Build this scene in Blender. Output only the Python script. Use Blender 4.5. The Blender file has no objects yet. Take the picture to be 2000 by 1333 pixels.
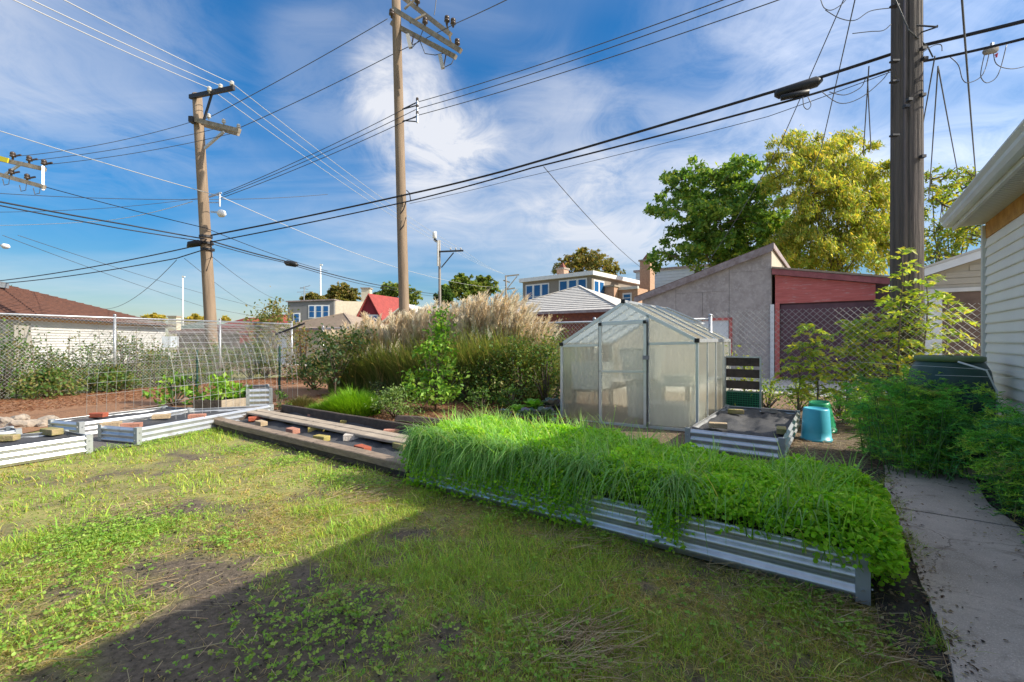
import bpy, bmesh, math, random
import numpy as np
from mathutils import Vector, Matrix
R = math.radians
random.seed(7); rng = np.random.default_rng(7)
scene = bpy.context.scene
COL = scene.collection

# ------------------------------------------------------------ camera
FOC, CXP, HYP, EYE = 895.0, 1000.0, 664.0, 1.25     # focal length and horizon in photo pixels, eye height in metres
cam_d = bpy.data.cameras.new("camera"); cam = bpy.data.objects.new("camera", cam_d); COL.objects.link(cam)
cam_d.sensor_width = 36.0; cam_d.lens = 36.0 * FOC / 2000.0; cam_d.shift_y = -2.5 / 2000.0
cam_d.clip_start = 0.05; cam_d.clip_end = 3000
cam.location = (0, 0, EYE); cam.rotation_euler = (R(90), 0, 0)
scene.camera = cam

# ------------------------------------------------------------ sky, sun, exposure
VEIL_OFF, PHASE, CLOUD = (3.5, 0.5, 0.0), 3.0, (2.3, 2.35, 2.5)  # offset keeps the frame clearer; sunward cloud gain added to lift the shade
SUN_AZ, SUN_EL = 100.0, 34.8          # azimuth clockwise from +Y, elevation
w = bpy.data.worlds.new("World"); scene.world = w; w.use_nodes = True
def build_world():
    nt = w.node_tree; N = nt.nodes; L = nt.links; N.clear()
    out = N.new("ShaderNodeOutputWorld"); bg = N.new("ShaderNodeBackground"); bg.inputs[1].default_value = 0.15
    sky = N.new("ShaderNodeTexSky"); sky.sky_type = 'NISHITA'; sky.sun_disc = False
    sky.sun_elevation = R(SUN_EL); sky.sun_rotation = R(SUN_AZ); sky.altitude = 200
    sky.air_density = 1.0; sky.dust_density = 0.4; sky.ozone_density = 3.0
    hs = N.new("ShaderNodeHueSaturation"); hs.inputs['Saturation'].default_value = 1.5; hs.inputs['Value'].default_value = 0.60
    bw = N.new("ShaderNodeRGBToBW"); L.new(sky.outputs[0], bw.inputs[0])          # soft shoulder on the whole sky's brightness
    sh = N.new("ShaderNodeMath"); sh.operation = 'MULTIPLY_ADD'; L.new(bw.outputs[0], sh.inputs[0]); sh.inputs[1].default_value = 0.22; sh.inputs[2].default_value = 1.0
    dv = N.new("ShaderNodeVectorMath"); dv.operation = 'DIVIDE'; L.new(sky.outputs[0], dv.inputs[0]); L.new(sh.outputs[0], dv.inputs[1])
    L.new(dv.outputs[0], hs.inputs['Color'])
    tc = N.new("ShaderNodeTexCoord"); sep = N.new("ShaderNodeSeparateXYZ"); L.new(tc.outputs['Generated'], sep.inputs[0])
    def mth(op, a, b=None, clamp=False):
        m = N.new("ShaderNodeMath"); m.operation = op; m.use_clamp = clamp
        for i, v in enumerate((a, b)):
            if v is None: continue
            if isinstance(v, (int, float)): m.inputs[i].default_value = v
            else: L.new(v, m.inputs[i])
        return m.outputs[0]
    zz = mth('ADD', mth('MAXIMUM', sep.outputs[2], 0.0), 0.12)
    cx = mth('DIVIDE', sep.outputs[0], zz); cy = mth('DIVIDE', sep.outputs[1], zz)
    comb = N.new("ShaderNodeCombineXYZ"); L.new(cx, comb.inputs[0]); L.new(cy, comb.inputs[1])
    def noise(scale, stretch, rot, det=7, rough=0.55, dist=0.0, off=(0, 0, 0)):
        mp = N.new("ShaderNodeMapping"); mp.inputs['Scale'].default_value = stretch; mp.inputs['Rotation'].default_value = (0, 0, R(rot)); mp.inputs['Location'].default_value = off
        L.new(comb.outputs[0], mp.inputs[0])
        n = N.new("ShaderNodeTexNoise"); n.inputs['Scale'].default_value = scale; n.inputs['Detail'].default_value = det
        n.inputs['Roughness'].default_value = rough; n.inputs['Distortion'].default_value = dist
        L.new(mp.outputs[0], n.inputs['Vector']); return n.outputs[0]
    def ramp(v, a, b):
        r = N.new("ShaderNodeMapRange"); r.interpolation_type = 'SMOOTHSTEP'; r.inputs[1].default_value = a; r.inputs[2].default_value = b
        L.new(v, r.inputs[0]); return r.outputs[0]
    streak = ramp(noise(1.1, (0.5, 1.5, 1), 25, 6, 0.60, 0.7), 0.46, 0.80)       # long cirrus streaks
    veil = ramp(noise(0.42, (0.8, 1.2, 1), -20, 4, 0.52, 0.3, VEIL_OFF), 0.36, 0.66)   # broad thin cirrostratus, cover raised so the unseen sky fills the shade
    fine = noise(3.0, (1, .8, 1), 35, 7, 0.68, 0.9)
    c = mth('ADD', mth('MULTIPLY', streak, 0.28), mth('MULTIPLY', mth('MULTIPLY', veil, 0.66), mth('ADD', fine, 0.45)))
    nrm = N.new("ShaderNodeVectorMath"); nrm.operation = 'NORMALIZE'; L.new(tc.outputs['Generated'], nrm.inputs[0])
    # single clouds the photograph shows: direction, angular radius, density
    for (px, py, rad, amt) in [(775, 165, 7, .5), (800, 225, 9, .42), (845, 310, 9, .42), (915, 275, 6, .5), (1080, 280, 12, .36), (1420, 130, 14, .15), (1880, 110, 26, .20), (60, 60, 18, .28), (1250, 430, 14, .35), (640, 150, 9, .2)]:
        d = Vector(((px - CXP) / FOC, 1, (HYP - py) / FOC)).normalized()
        dp = N.new("ShaderNodeVectorMath"); dp.operation = 'DOT_PRODUCT'; L.new(nrm.outputs[0], dp.inputs[0]); dp.inputs[1].default_value = d
        fall = ramp(dp.outputs['Value'], math.cos(R(rad)), math.cos(R(rad * 0.15)))
        puff = ramp(mth('ADD', mth('MULTIPLY', fall, 0.30), fine), 0.40, 0.92)
        c = mth('ADD', c, mth('MULTIPLY', mth('MULTIPLY', puff, amt), fall))
    c = mth('MULTIPLY', mth('MINIMUM', c, 0.93), mth('ADD', 0.35, mth('MULTIPLY', ramp(sep.outputs[2], 0.0, 0.30), 0.65)))
    # cloud brightened towards the out-of-view sun, like forward scatter, to lift the shade
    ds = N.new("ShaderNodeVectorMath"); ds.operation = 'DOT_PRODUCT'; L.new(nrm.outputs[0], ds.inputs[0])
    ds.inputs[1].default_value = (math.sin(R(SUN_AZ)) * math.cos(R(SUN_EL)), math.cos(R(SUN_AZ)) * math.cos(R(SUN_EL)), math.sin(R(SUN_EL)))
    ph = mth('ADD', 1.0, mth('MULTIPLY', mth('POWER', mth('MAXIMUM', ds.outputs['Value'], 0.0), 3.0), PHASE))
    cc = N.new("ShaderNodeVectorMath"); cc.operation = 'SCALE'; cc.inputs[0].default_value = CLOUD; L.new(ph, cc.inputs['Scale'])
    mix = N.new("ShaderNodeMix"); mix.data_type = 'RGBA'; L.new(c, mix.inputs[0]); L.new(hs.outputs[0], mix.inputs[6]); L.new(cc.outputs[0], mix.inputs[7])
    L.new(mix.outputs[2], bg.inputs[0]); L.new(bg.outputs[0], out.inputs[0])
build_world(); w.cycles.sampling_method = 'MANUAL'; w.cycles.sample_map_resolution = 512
sd = bpy.data.lights.new("sun", 'SUN'); sd.energy = 2.8; sd.angle = R(0.5); sd.color = (1.0, 0.91, 0.76)
sun = bpy.data.objects.new("sun", sd); COL.objects.link(sun)
sdir = Vector((math.sin(R(SUN_AZ)) * math.cos(R(SUN_EL)), math.cos(R(SUN_AZ)) * math.cos(R(SUN_EL)), math.sin(R(SUN_EL))))
sun.rotation_euler = sdir.to_track_quat('Z', 'Y').to_euler(); sun.location = (20, -5, 30)
vs = scene.view_settings; vs.view_transform = 'Standard'; vs.look = 'None'; vs.exposure = 1.36; vs.gamma = 1.0; vs.use_curve_mapping = False
scene.cycles.use_denoising = True; scene.cycles.max_bounces = 6; scene.cycles.diffuse_bounces = 3; scene.cycles.glossy_bounces = 3; scene.cycles.transmission_bounces = 6; scene.cycles.transparent_max_bounces = 8
scene.cycles.sample_clamp_indirect = 6

# ------------------------------------------------------------ helpers
def P(px, py, d): return Vector(((px - CXP) / FOC * d, d, EYE + (HYP - py) / FOC * d))
def G(px, py, z=0.0):
    d = (EYE - z) * FOC / (py - HYP); return Vector(((px - CXP) / FOC * d, d, z))
AX = R(35.5); U = Vector((math.sin(AX), math.cos(AX), 0)); V = Vector((math.cos(AX), -math.sin(AX), 0))   # garden axes
Z = Vector((0, 0, 1))
def AB(a, b, z=0.0): return U * a + V * b + Z * z
ROOT = {}
def tag(o, label=None, cat=None, group=None, kind=None):
    if label: o["label"] = label
    if cat: o["category"] = cat
    if group: o["group"] = group
    if kind: o["kind"] = kind
    return o
def thing(name, label, cat, loc=(0, 0, 0), group=None):
    o = bpy.data.objects.new(name, None); COL.objects.link(o); o.location = loc; o.empty_display_size = 0.2
    ROOT[o] = Vector(loc); return tag(o, label, cat, group)
def mesh(name, verts, faces, col=None, smooth=False):
    me = bpy.data.meshes.new(name)
    if isinstance(faces, np.ndarray):
        verts = np.asarray(verts, dtype=np.float32); k = faces.shape[1]; n = len(faces)
        me.vertices.add(len(verts)); me.vertices.foreach_set("co", verts.ravel())
        me.loops.add(n * k); me.loops.foreach_set("vertex_index", faces.astype(np.int32).ravel())
        me.polygons.add(n); me.polygons.foreach_set("loop_start", np.arange(0, n * k, k, dtype=np.int32))
        me.polygons.foreach_set("loop_total", np.full(n, k, dtype=np.int32))
        me.update(calc_edges=True)
    else:
        me.from_pydata([tuple(v) for v in verts], [], faces); me.update()
    if col is not None:
        at = me.color_attributes.new("Col", 'FLOAT_COLOR', 'POINT')
        c = np.ones((len(me.vertices), 4), dtype=np.float32); c[:, :3] = col; at.data.foreach_set("color", c.ravel())
    if smooth: me.polygons.foreach_set("use_smooth", np.ones(len(me.polygons), dtype=bool))
    return me
def obj(name, me, mat, parent=None, loc=(0, 0, 0), rz=0.0):
    o = bpy.data.objects.new(name, me); COL.objects.link(o)
    if mat is not None and not me.materials: me.materials.append(mat)
    if parent is not None: o.parent = parent; ROOT[o] = ROOT.get(parent, Vector())
    o.location = loc
    if rz: o.rotation_euler[2] = rz
    return o
def part(name, verts, faces, mat, parent=None, col=None, smooth=False):
    """mesh given in world coordinates, parented under a thing"""
    r = ROOT.get(parent, Vector()) if parent is not None else Vector()
    v = np.asarray([tuple(x) for x in verts] if not isinstance(verts, np.ndarray) else verts, dtype=np.float32) - np.array(r, dtype=np.float32)
    if not isinstance(faces, np.ndarray): v = v.tolist()
    return obj(name, mesh(name, v, faces, col, smooth), mat, parent)
class MB:
    def __init__(s): s.v = []; s.f = []
    def add(s, v, f):
        b = len(s.v); s.v += [tuple(x) for x in v]; s.f += [tuple(i + b for i in q) for q in f]; return s
    def hexa(s, c8):   # 4 bottom then 4 top, same winding
        return s.add(c8, [(3, 2, 1, 0), (4, 5, 6, 7), (0, 1, 5, 4), (1, 2, 6, 5), (2, 3, 7, 6), (3, 0, 4, 7)])
    def box(s, c, ex, ey, ez, hx, hy, hz):
        c = Vector(c); ex = Vector(ex) * hx; ey = Vector(ey) * hy; ez = Vector(ez) * hz
        return s.hexa([c - ex - ey - ez, c + ex - ey - ez, c + ex + ey - ez, c - ex + ey - ez, c - ex - ey + ez, c + ex - ey + ez, c + ex + ey + ez, c - ex + ey + ez])
    def bar(s, p, q, wd, ht, up=Z):
        p = Vector(p); q = Vector(q); d = (q - p); l = d.length; d.normalize()
        sd = d.cross(Vector(up))
        if sd.length < 1e-4: sd = d.cross(Vector((1, 0, 0)))
        sd.normalize(); u2 = sd.cross(d)
        return s.box((p + q) / 2, d, sd, u2, l / 2, wd / 2, ht / 2)
    def tube(s, pts, rad, n=8, cap=True):
        pts = [Vector(p) for p in pts]
        if not isinstance(rad, (list, tuple)): rad = [rad] * len(pts)
        b = len(s.v)
        for i, p in enumerate(pts):
            t = (pts[min(i + 1, len(pts) - 1)] - pts[max(i - 1, 0)]).normalized()
            a = t.cross(Z if abs(t.z) < 0.95 else Vector((1, 0, 0))).normalized(); c = a.cross(t)
            for k in range(n):
                an = 2 * math.pi * k / n; s.v.append(tuple(p + (a * math.cos(an) + c * math.sin(an)) * rad[i]))
        for i in range(len(pts) - 1):
            for k in range(n):
                k2 = (k + 1) % n; s.f.append((b + i * n + k, b + i * n + k2, b + (i + 1) * n + k2, b + (i + 1) * n + k))
        if cap:
            s.f.append(tuple(b + k for k in range(n))[::-1]); e = b + (len(pts) - 1) * n; s.f.append(tuple(e + k for k in range(n)))
        return s
    def lathe(s, c, prof, n=20):
        c = Vector(c); b = len(s.v)
        for (r, z) in prof:
            for k in range(n):
                an = 2 * math.pi * k / n; s.v.append((c.x + r * math.cos(an), c.y + r * math.sin(an), c.z + z))
        for i in range(len(prof) - 1):
            for k in range(n):
                k2 = (k + 1) % n; s.f.append((b + i * n + k, b + i * n + k2, b + (i + 1) * n + k2, b + (i + 1) * n + k))
        s.f.append(tuple(b + k for k in range(n))[::-1]); e = b + (len(prof) - 1) * n; s.f.append(tuple(e + k for k in range(n)))
        return s
    def poly(s, pts): return s.add(pts, [tuple(range(len(pts)))])
    def prism(s, pts, ext):   # polygon extruded by a vector
        n = len(pts); ext = Vector(ext); p = [Vector(q) for q in pts]
        f = [tuple(range(n))[::-1], tuple(range(n, 2 * n))] + [(i, (i + 1) % n, n + (i + 1) % n, n + i) for i in range(n)]
        return s.add(p + [q + ext for q in p], f)
    def to(s, name, mat, parent=None, smooth=False): return part(name, s.v, s.f, mat, parent, smooth=smooth)
def segs(A, B, r, r2=None):
    """many thin three-sided sticks"""
    A = np.asarray(A, float); B = np.asarray(B, float); n = len(A)
    d = B - A; d /= np.linalg.norm(d, axis=1, keepdims=True) + 1e-9
    ref = np.where(np.abs(d[:, 2:3]) < 0.9, np.array([[0, 0, 1.0]]), np.array([[1.0, 0, 0]]))
    a = np.cross(d, ref); a /= np.linalg.norm(a, axis=1, keepdims=True); b = np.cross(d, a)
    r = np.broadcast_to(np.asarray(r, float), (n,))[:, None]; r2 = r if r2 is None else np.broadcast_to(np.asarray(r2, float), (n,))[:, None]
    vs_ = []
    for k in range(3):
        o = a * math.cos(k * 2.0944) + b * math.sin(k * 2.0944); vs_.append(A + o * r)
    for k in range(3):
        o = a * math.cos(k * 2.0944) + b * math.sin(k * 2.0944); vs_.append(B + o * r2)
    v = np.stack(vs_, 1).reshape(-1, 3); base = (np.arange(n) * 6)[:, None, None]
    t = np.array([[0, 1, 4, 3], [1, 2, 5, 4], [2, 0, 3, 5]])[None]
    return v, (base + t).reshape(-1, 4)
def blades(p, ang, L, W, lean, droop, sg=2):
    p = np.asarray(p, float); n = len(p); L, W, lean, droop = [np.broadcast_to(np.asarray(x, float), (n,)) for x in (L, W, lean, droop)]
    dx = np.stack([np.cos(ang), np.sin(ang), np.zeros(n)], 1); sx = np.stack([-np.sin(ang), np.cos(ang), np.zeros(n)], 1)
    vs_ = []
    for i in range(sg + 1):
        s = i / sg
        c = p + dx * (L * lean * s ** 1.5)[:, None] + np.array([0, 0, 1.0]) * (L * (s - droop * s * s))[:, None]
        if i < sg:
            h = sx * (W * (1 - 0.75 * s ** 2) * 0.5)[:, None]; vs_ += [c - h, c + h]
        else: vs_.append(c)
    k = 2 * sg + 1; v = np.stack(vs_, 1).reshape(-1, 3)
    t = []
    for i in range(sg - 1): t += [[2 * i, 2 * i + 1, 2 * i + 3], [2 * i, 2 * i + 3, 2 * i + 2]]
    t.append([2 * sg - 2, 2 * sg - 1, 2 * sg])
    return v, (np.array(t)[None] + (np.arange(n) * k)[:, None, None]).reshape(-1, 3), k
def unit(v): return v / (np.linalg.norm(v, axis=1, keepdims=True) + 1e-9)
def leaves(c, size, aspect=0.55, up=0.6, tdir=None, fold=0.18):
    """leaf-shaped faces (six vertices with a fold along the midrib) at points c"""
    c = np.asarray(c, float); n = len(c); nr = unit(rng.normal(size=(n, 3)) + np.array([0, 0, up]))
    t = rng.normal(size=(n, 3)) if tdir is None else np.asarray(tdir) + rng.normal(size=(n, 3)) * 0.25
    t = unit(t - nr * np.sum(t * nr, 1, keepdims=True)); b = np.cross(nr, t)
    s = (np.broadcast_to(np.asarray(size, float), (n,)) * rng.uniform(0.7, 1.25, n))[:, None]; wd = s * aspect * 0.5
    v = np.stack([c - t * s * .5, c + b * wd + nr * wd * fold - t * s * .05, c + t * s * .5 - nr * s * .08, c - b * wd + nr * wd * fold - t * s * .05], 1).reshape(-1, 3)
    f = np.array([[0, 1, 2], [0, 2, 3]])[None] + (np.arange(n) * 4)[:, None, None]
    return v, f.reshape(-1, 3), 4
def hexleaves(c, size, aspect=.85, up=1.2, tdir=None):
    """rounder leaves: six-sided outline"""
    c = np.asarray(c, float); n = len(c); nr = unit(rng.normal(size=(n, 3)) + np.array([0, 0, up])); t = rng.normal(size=(n, 3)) if tdir is None else np.asarray(tdir, float)
    t = unit(t - nr * np.sum(t * nr, 1, keepdims=True)); b = np.cross(nr, t); s = (np.broadcast_to(np.asarray(size, float), (n,)) * rng.uniform(0.7, 1.25, n))[:, None]; wd = s * aspect * .5; cu = nr * s * .10
    v = np.stack([c - t * s * .5, c - t * s * .12 + b * wd * .9 + cu, c + t * s * .28 + b * wd * .8 + cu, c + t * s * .5, c + t * s * .28 - b * wd * .8 + cu, c - t * s * .12 - b * wd * .9 + cu], 1).reshape(-1, 3)
    f = np.array([[0, 1, 2], [0, 2, 3], [0, 3, 4], [0, 4, 5]])[None] + (np.arange(n) * 6)[:, None, None]
    return v, f.reshape(-1, 3), 6
def trefoil(c, size, up=1.6):
    """clover: three leaflets about each point"""
    c = np.asarray(c, float); n = len(c); a0 = rng.uniform(0, 6.283, n); cs, td = [], []
    for k in range(3):
        d = np.stack([np.cos(a0 + k * 2.094), np.sin(a0 + k * 2.094), np.zeros(n)], 1); cs.append(c + d * size * .52); td.append(d)
    return hexleaves(np.stack(cs, 1).reshape(-1, 3), size, .95, up, np.stack(td, 1).reshape(-1, 3))
def merge(*vf):
    vs_, fs, o = [], [], 0
    for v, f in vf: vs_.append(v); fs.append(f + o); o += len(v)
    return np.concatenate(vs_), np.concatenate(fs)
def pal(n, cols, wts=None, jit=0.12):
    cols = np.array(cols); i = rng.choice(len(cols), n, p=None if wts is None else np.array(wts) / np.sum(wts))
    return np.clip(cols[i] * (1 + rng.normal(size=(n, 1)) * jit) * (1 + rng.normal(size=(n, 3)) * jit * 0.35), 0.003, 1)

# ------------------------------------------------------------ materials
def pmat(name, c1, c2=None, scale=6.0, rough=0.8, metal=0.0, bump=0.0, bscale=None, stretch=(1, 1, 1), lo=0.35, hi=0.65, detail=6, spec=0.4, c3=None, s3=20.0, lo3=.55, hi3=.7):
    m = bpy.data.materials.new(name); m.use_nodes = True; nt = m.node_tree; N = nt.nodes; L = nt.links
    b = N["Principled BSDF"]; b.inputs['Roughness'].default_value = rough; b.inputs['Metallic'].default_value = metal; b.inputs['Specular IOR Level'].default_value = spec
    tc = N.new("ShaderNodeTexCoord"); mp = N.new("ShaderNodeMapping"); mp.inputs['Scale'].default_value = stretch; L.new(tc.outputs['Object'], mp.inputs[0])
    def nz(sc, de=detail, ro=0.6):
        n = N.new("ShaderNodeTexNoise"); n.inputs['Scale'].default_value = sc; n.inputs['Detail'].default_value = de; n.inputs['Roughness'].default_value = ro; L.new(mp.outputs[0], n.inputs['Vector']); return n
    def mixc(fac, a, bb):
        mx = N.new("ShaderNodeMix"); mx.data_type = 'RGBA'; L.new(fac, mx.inputs[0])
        for i, x in ((6, a), (7, bb)):
            if isinstance(x, tuple): mx.inputs[i].default_value = (*x, 1)
            else: L.new(x, mx.inputs[i])
        return mx.outputs[2]
    def rmp(v, a, bb):
        r = N.new("ShaderNodeMapRange"); r.inputs[1].default_value = a; r.inputs[2].default_value = bb; L.new(v, r.inputs[0]); return r.outputs[0]
    colr = None
    if c2 is not None:
        colr = mixc(rmp(nz(scale).outputs[0], lo, hi), tuple(c1), tuple(c2))
    if c3 is not None:
        colr = mixc(rmp(nz(s3, 8, .65).outputs[0], lo3, hi3), colr if colr is not None else tuple(c1), tuple(c3))
    if colr is None: b.inputs['Base Color'].default_value = (*c1, 1)
    else: L.new(colr, b.inputs['Base Color'])
    if bump:
        bp = N.new("ShaderNodeBump"); bp.inputs['Strength'].default_value = bump; bp.inputs['Distance'].default_value = 0.02
        L.new(nz(bscale or scale * 4, 8).outputs[0], bp.inputs['Height']); L.new(bp.outputs[0], b.inputs['Normal'])
    return m
def leafmat(name, trans=0.35, rough=0.5, spec=0.3, tint=(1.25, 1.15, 0.5)):
    m = bpy.data.materials.new(name); m.use_nodes = True; nt = m.node_tree; N = nt.nodes; L = nt.links
    b = N["Principled BSDF"]; b.inputs['Roughness'].default_value = rough; b.inputs['Specular IOR Level'].default_value = spec
    a = N.new("ShaderNodeAttribute"); a.attribute_name = "Col"; L.new(a.outputs['Color'], b.inputs['Base Color'])
    t = N.new("ShaderNodeBsdfTranslucent"); mu = N.new("ShaderNodeMix"); mu.data_type = 'RGBA'; mu.blend_type = 'MULTIPLY'; mu.inputs[0].default_value = 1; mu.inputs[7].default_value = (*tint, 1)
    L.new(a.outputs['Color'], mu.inputs[6]); L.new(mu.outputs[2], t.inputs[0])
    ms = N.new("ShaderNodeMixShader"); ms.inputs[0].default_value = trans; L.new(b.outputs[0], ms.inputs[1]); L.new(t.outputs[0], ms.inputs[2]); L.new(ms.outputs[0], N["Material Output"].inputs[0])
    return m
M = {}
M['leaf'] = leafmat('leaf', .45); M['grass'] = leafmat('grass_blade', .48, .55); M['straw'] = leafmat('straw', .3, .7, .2, (1.1, 1, .8)); M['plume'] = leafmat('plume', .5, .8, .1, (1.1, 1.05, .9))
M['bark'] = pmat('bark', (.10, .075, .055), (.2, .16, .12), 12, .9, bump=.6, stretch=(1, 1, .2))
M['pole_old'] = pmat('pole_weathered', (.07, .058, .054), (.14, .115, .10), 11, .85, bump=.9, bscale=30, stretch=(1, 1, .05), c3=(.02, .018, .018), s3=16, lo3=.55, hi3=.66)
M['pole_tan'] = pmat('pole_tan', (.30, .22, .15), (.20, .145, .10), 8, .85, bump=.5, bscale=30, stretch=(1, 1, .08), c3=(.08, .06, .045), s3=14, lo3=.6, hi3=.75)
M['pole_grey'] = pmat('pole_grey', (.33, .30, .27), (.22, .20, .17), 8, .85, bump=.4, bscale=30, stretch=(1, 1, .08))
M['arm_wood'] = pmat('crossarm_wood', (.36, .31, .25), (.20, .17, .13), 6, .85, bump=.3, bscale=40)
M['black_steel'] = pmat('black_steel', (.03, .03, .035), None, rough=.5)
M['cable'] = pmat('cable_black', (.02, .02, .025), None, rough=.5)
M['wire_dark'] = pmat('wire_dark', (.07, .075, .085), None, rough=.5)
M['wire_light'] = pmat('wire_aluminium', (.55, .54, .52), None, rough=.4, metal=0.2)
M['stalk'] = pmat('green_stalk', (.16, .30, .07), (.10, .2, .05), 8, .6)
M['galv'] = pmat('galvanised', (.56, .58, .60), (.42, .44, .46), 14, .38, metal=.75, bump=.05, bscale=40)
M['galv_wire'] = pmat('galvanised_wire', (.50, .51, .50), None, rough=.45, metal=.45)
M['insul'] = pmat('insulator', (.5, .48, .45), None, rough=.25)
M['insul_d'] = pmat('insulator_brown', (.07, .05, .04), None, rough=.25)
M['corrugated'] = pmat('corrugated_zinc', (.64, .66, .68), (.52, .54, .57), 7, .33, metal=.72, bump=.03, bscale=60, c3=(.36, .33, .28), s3=5, lo3=.58, hi3=.8)
M['bed_post'] = pmat('bed_corner', (.42, .45, .46), (.34, .36, .37), 9, .5, metal=.4)
M['fabric'] = pmat('landscape_fabric', (.04, .042, .047), (.07, .07, .074), 4, .75, bump=.35, bscale=300, c3=(.12, .105, .085), s3=7, lo3=.62, hi3=.85)
M['timber'] = pmat('weathered_timber', (.30, .23, .17), (.20, .15, .11), 7, .85, bump=.5, bscale=25, stretch=(1, 1, 6), c3=(.07, .055, .045), s3=11, lo3=.58, hi3=.72)
M['timber_d'] = pmat('dark_timber', (.10, .075, .06), (.06, .047, .04), 7, .85, bump=.5, bscale=25, c3=(.2, .16, .12), s3=9, lo3=.62, hi3=.8)
M['plank'] = pmat('grey_plank', (.42, .35, .27), (.30, .245, .19), 6, .85, bump=.4, bscale=30, c3=(.16, .13, .10), s3=10, lo3=.6, hi3=.75)
for k, c1, c2 in [('red', (.42, .10, .05), (.30, .08, .045)), ('salmon', (.50, .24, .17), (.36, .17, .12)), ('tan', (.50, .38, .24), (.36, .27, .17)), ('yellow', (.46, .36, .10), (.30, .26, .09)), ('pale', (.58, .52, .46), (.4, .36, .32)), ('moss', (.20, .20, .06), (.36, .28, .15)), ('grey', (.36, .33, .30), (.22, .2, .18))]:
    M['brick_' + k] = pmat('brick_' + k, c1, c2, 14, .9, bump=.5, bscale=60)
M['stone'] = pmat('field_stone', (.40, .33, .26), (.22, .19, .16), 14, .9, bump=.6, bscale=20)
M['siding'] = pmat('beige_vinyl', (.90, .84, .76), (.85, .79, .71), 2.5, .45)
M['siding_w'] = pmat('white_siding', (.60, .59, .57), (.50, .495, .48), 1.5, .55)
M['siding_tan'] = pmat('tan_siding', (.50, .44, .34), (.42, .37, .30), 1.5, .55)
M['white'] = pmat('white_paint', (.78, .78, .77), (.70, .70, .70), 3, .45)
M['gutter'] = pmat('gutter_white', (.70, .71, .72), (.62, .63, .64), 3, .35)
M['soffit'] = pmat('soffit', (.68, .66, .61), (.6, .58, .54), 3, .5)
M['osb_orange'] = pmat('raw_plywood', (.58, .30, .07), (.42, .19, .04), 9, .75, bump=.15, bscale=30)
M['osb'] = pmat('weathered_osb', (.44, .385, .36), (.33, .285, .265), 3, .9, bump=.35, bscale=35, c3=(.52, .46, .43), s3=10, lo3=.48, hi3=.72, stretch=(1, 1, 1))
M['trim_grey'] = pmat('weathered_fascia', (.34, .29, .29), (.22, .17, .165), 5, .85, bump=.3)
M['red_paint'] = pmat('peeling_red_paint', (.60, .16, .14), (.48, .115, .10), 3, .75, bump=.25, bscale=40, c3=(.56, .42, .40), s3=4, lo3=.58, hi3=.70, stretch=(.7, .7, 8))
M['red_trim'] = pmat('dull_red_trim', (.36, .12, .12), (.25, .08, .085), 5, .8)
M['maroon'] = pmat('maroon_door', (.15, .075, .09), (.11, .055, .07), 3, .7)
M['brown_door'] = pmat('brown_door', (.20, .13, .095), (.14, .09, .065), 4, .75, bump=.2)
M['roof_brown'] = pmat('brown_shingle', (.17, .075, .05), (.10, .05, .038), 5, .9, bump=.4, bscale=25, c3=(.24, .10, .06), s3=14, lo3=.55, hi3=.7, stretch=(.6, .6, 3))
M['roof_grey'] = pmat('pale_shingle', (.60, .57, .52), (.50, .475, .44), 6, .9, bump=.3, bscale=25, c3=(.66, .6, .52), s3=18, lo3=.55, hi3=.7)
M['roof_tan'] = pmat('tan_shingle', (.36, .28, .21), (.27, .21, .16), 6, .9, bump=.3, bscale=25)
M['roof_red'] = pmat('red_shingle', (.33, .06, .05), (.24, .045, .04), 4, .8, bump=.2)
M['roof_green'] = pmat('green_shingle', (.20, .27, .22), (.15, .2, .17), 4, .85)
M['taupe'] = pmat('taupe_siding', (.27, .235, .20), (.23, .2, .17), 3, .7)
M['grey_sid'] = pmat('grey_siding', (.20, .20, .205), (.17, .17, .175), 3, .7)
M['cream'] = pmat('cream_brick', (.62, .55, .42), (.52, .46, .35), 5, .8, bump=.2)
M['crimson'] = pmat('crimson_siding', (.23, .018, .03), (.18, .014, .025), 3, .7)
M['pale_blue'] = pmat('pale_siding', (.52, .58, .64), (.46, .52, .58), 3, .6)
M['brick_pink'] = pmat('pinkish_brickwork', (.50, .32, .22), (.38, .23, .16), 8, .85, bump=.3)
M['brick_wall'] = pmat('dark_red_brickwork', (.26, .09, .06), (.17, .065, .05), 8, .9, bump=.4)
M['concrete'] = pmat('concrete', (.72, .62, .53), (.56, .485, .42), 3, .9, bump=.3, bscale=70, c3=(.22, .19, .165), s3=5, lo3=.58, hi3=.85)
M['alley'] = pmat('alley_concrete', (.50, .47, .43), (.38, .36, .33), 1.5, .9, bump=.2)
M['mulch'] = pmat('wood_mulch', (.34, .175, .09), (.20, .105, .058), 22, .95, bump=.9, bscale=60, c3=(.42, .24, .13), s3=45, lo3=.55, hi3=.68)
M['soil'] = pmat('soil', (.05, .042, .038), (.09, .075, .064), 9, .95, bump=.8, bscale=50)
M['glass'] = pmat('window_glass', (.015, .09, .26), (.02, .13, .34), .8, .12, spec=.35)  # blue sky reflection put into the base colour
M['black_plastic'] = pmat('black_plastic', (.012, .012, .013), None, rough=.45)
M['blue_plastic'] = pmat('blue_plastic', (.05, .36, .48), (.07, .42, .52), 6, .4)
M['green_plastic'] = pmat('green_plastic', (.01, .24, .10), (.02, .3, .13), 5, .35)
M['green_steel'] = pmat('green_steel', (.012, .06, .045), None, rough=.5)
M['barrel'] = pmat('barrel_plastic', (.02, .055, .05), (.03, .08, .06), 6, .4)
M['barrel_lid'] = pmat('barrel_lid', (.07, .15, .05), (.16, .2, .09), 5, .5)
M['ply_grey'] = pmat('grey_fence_board', (.38, .36, .32), (.3, .28, .25), 5, .85)
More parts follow.
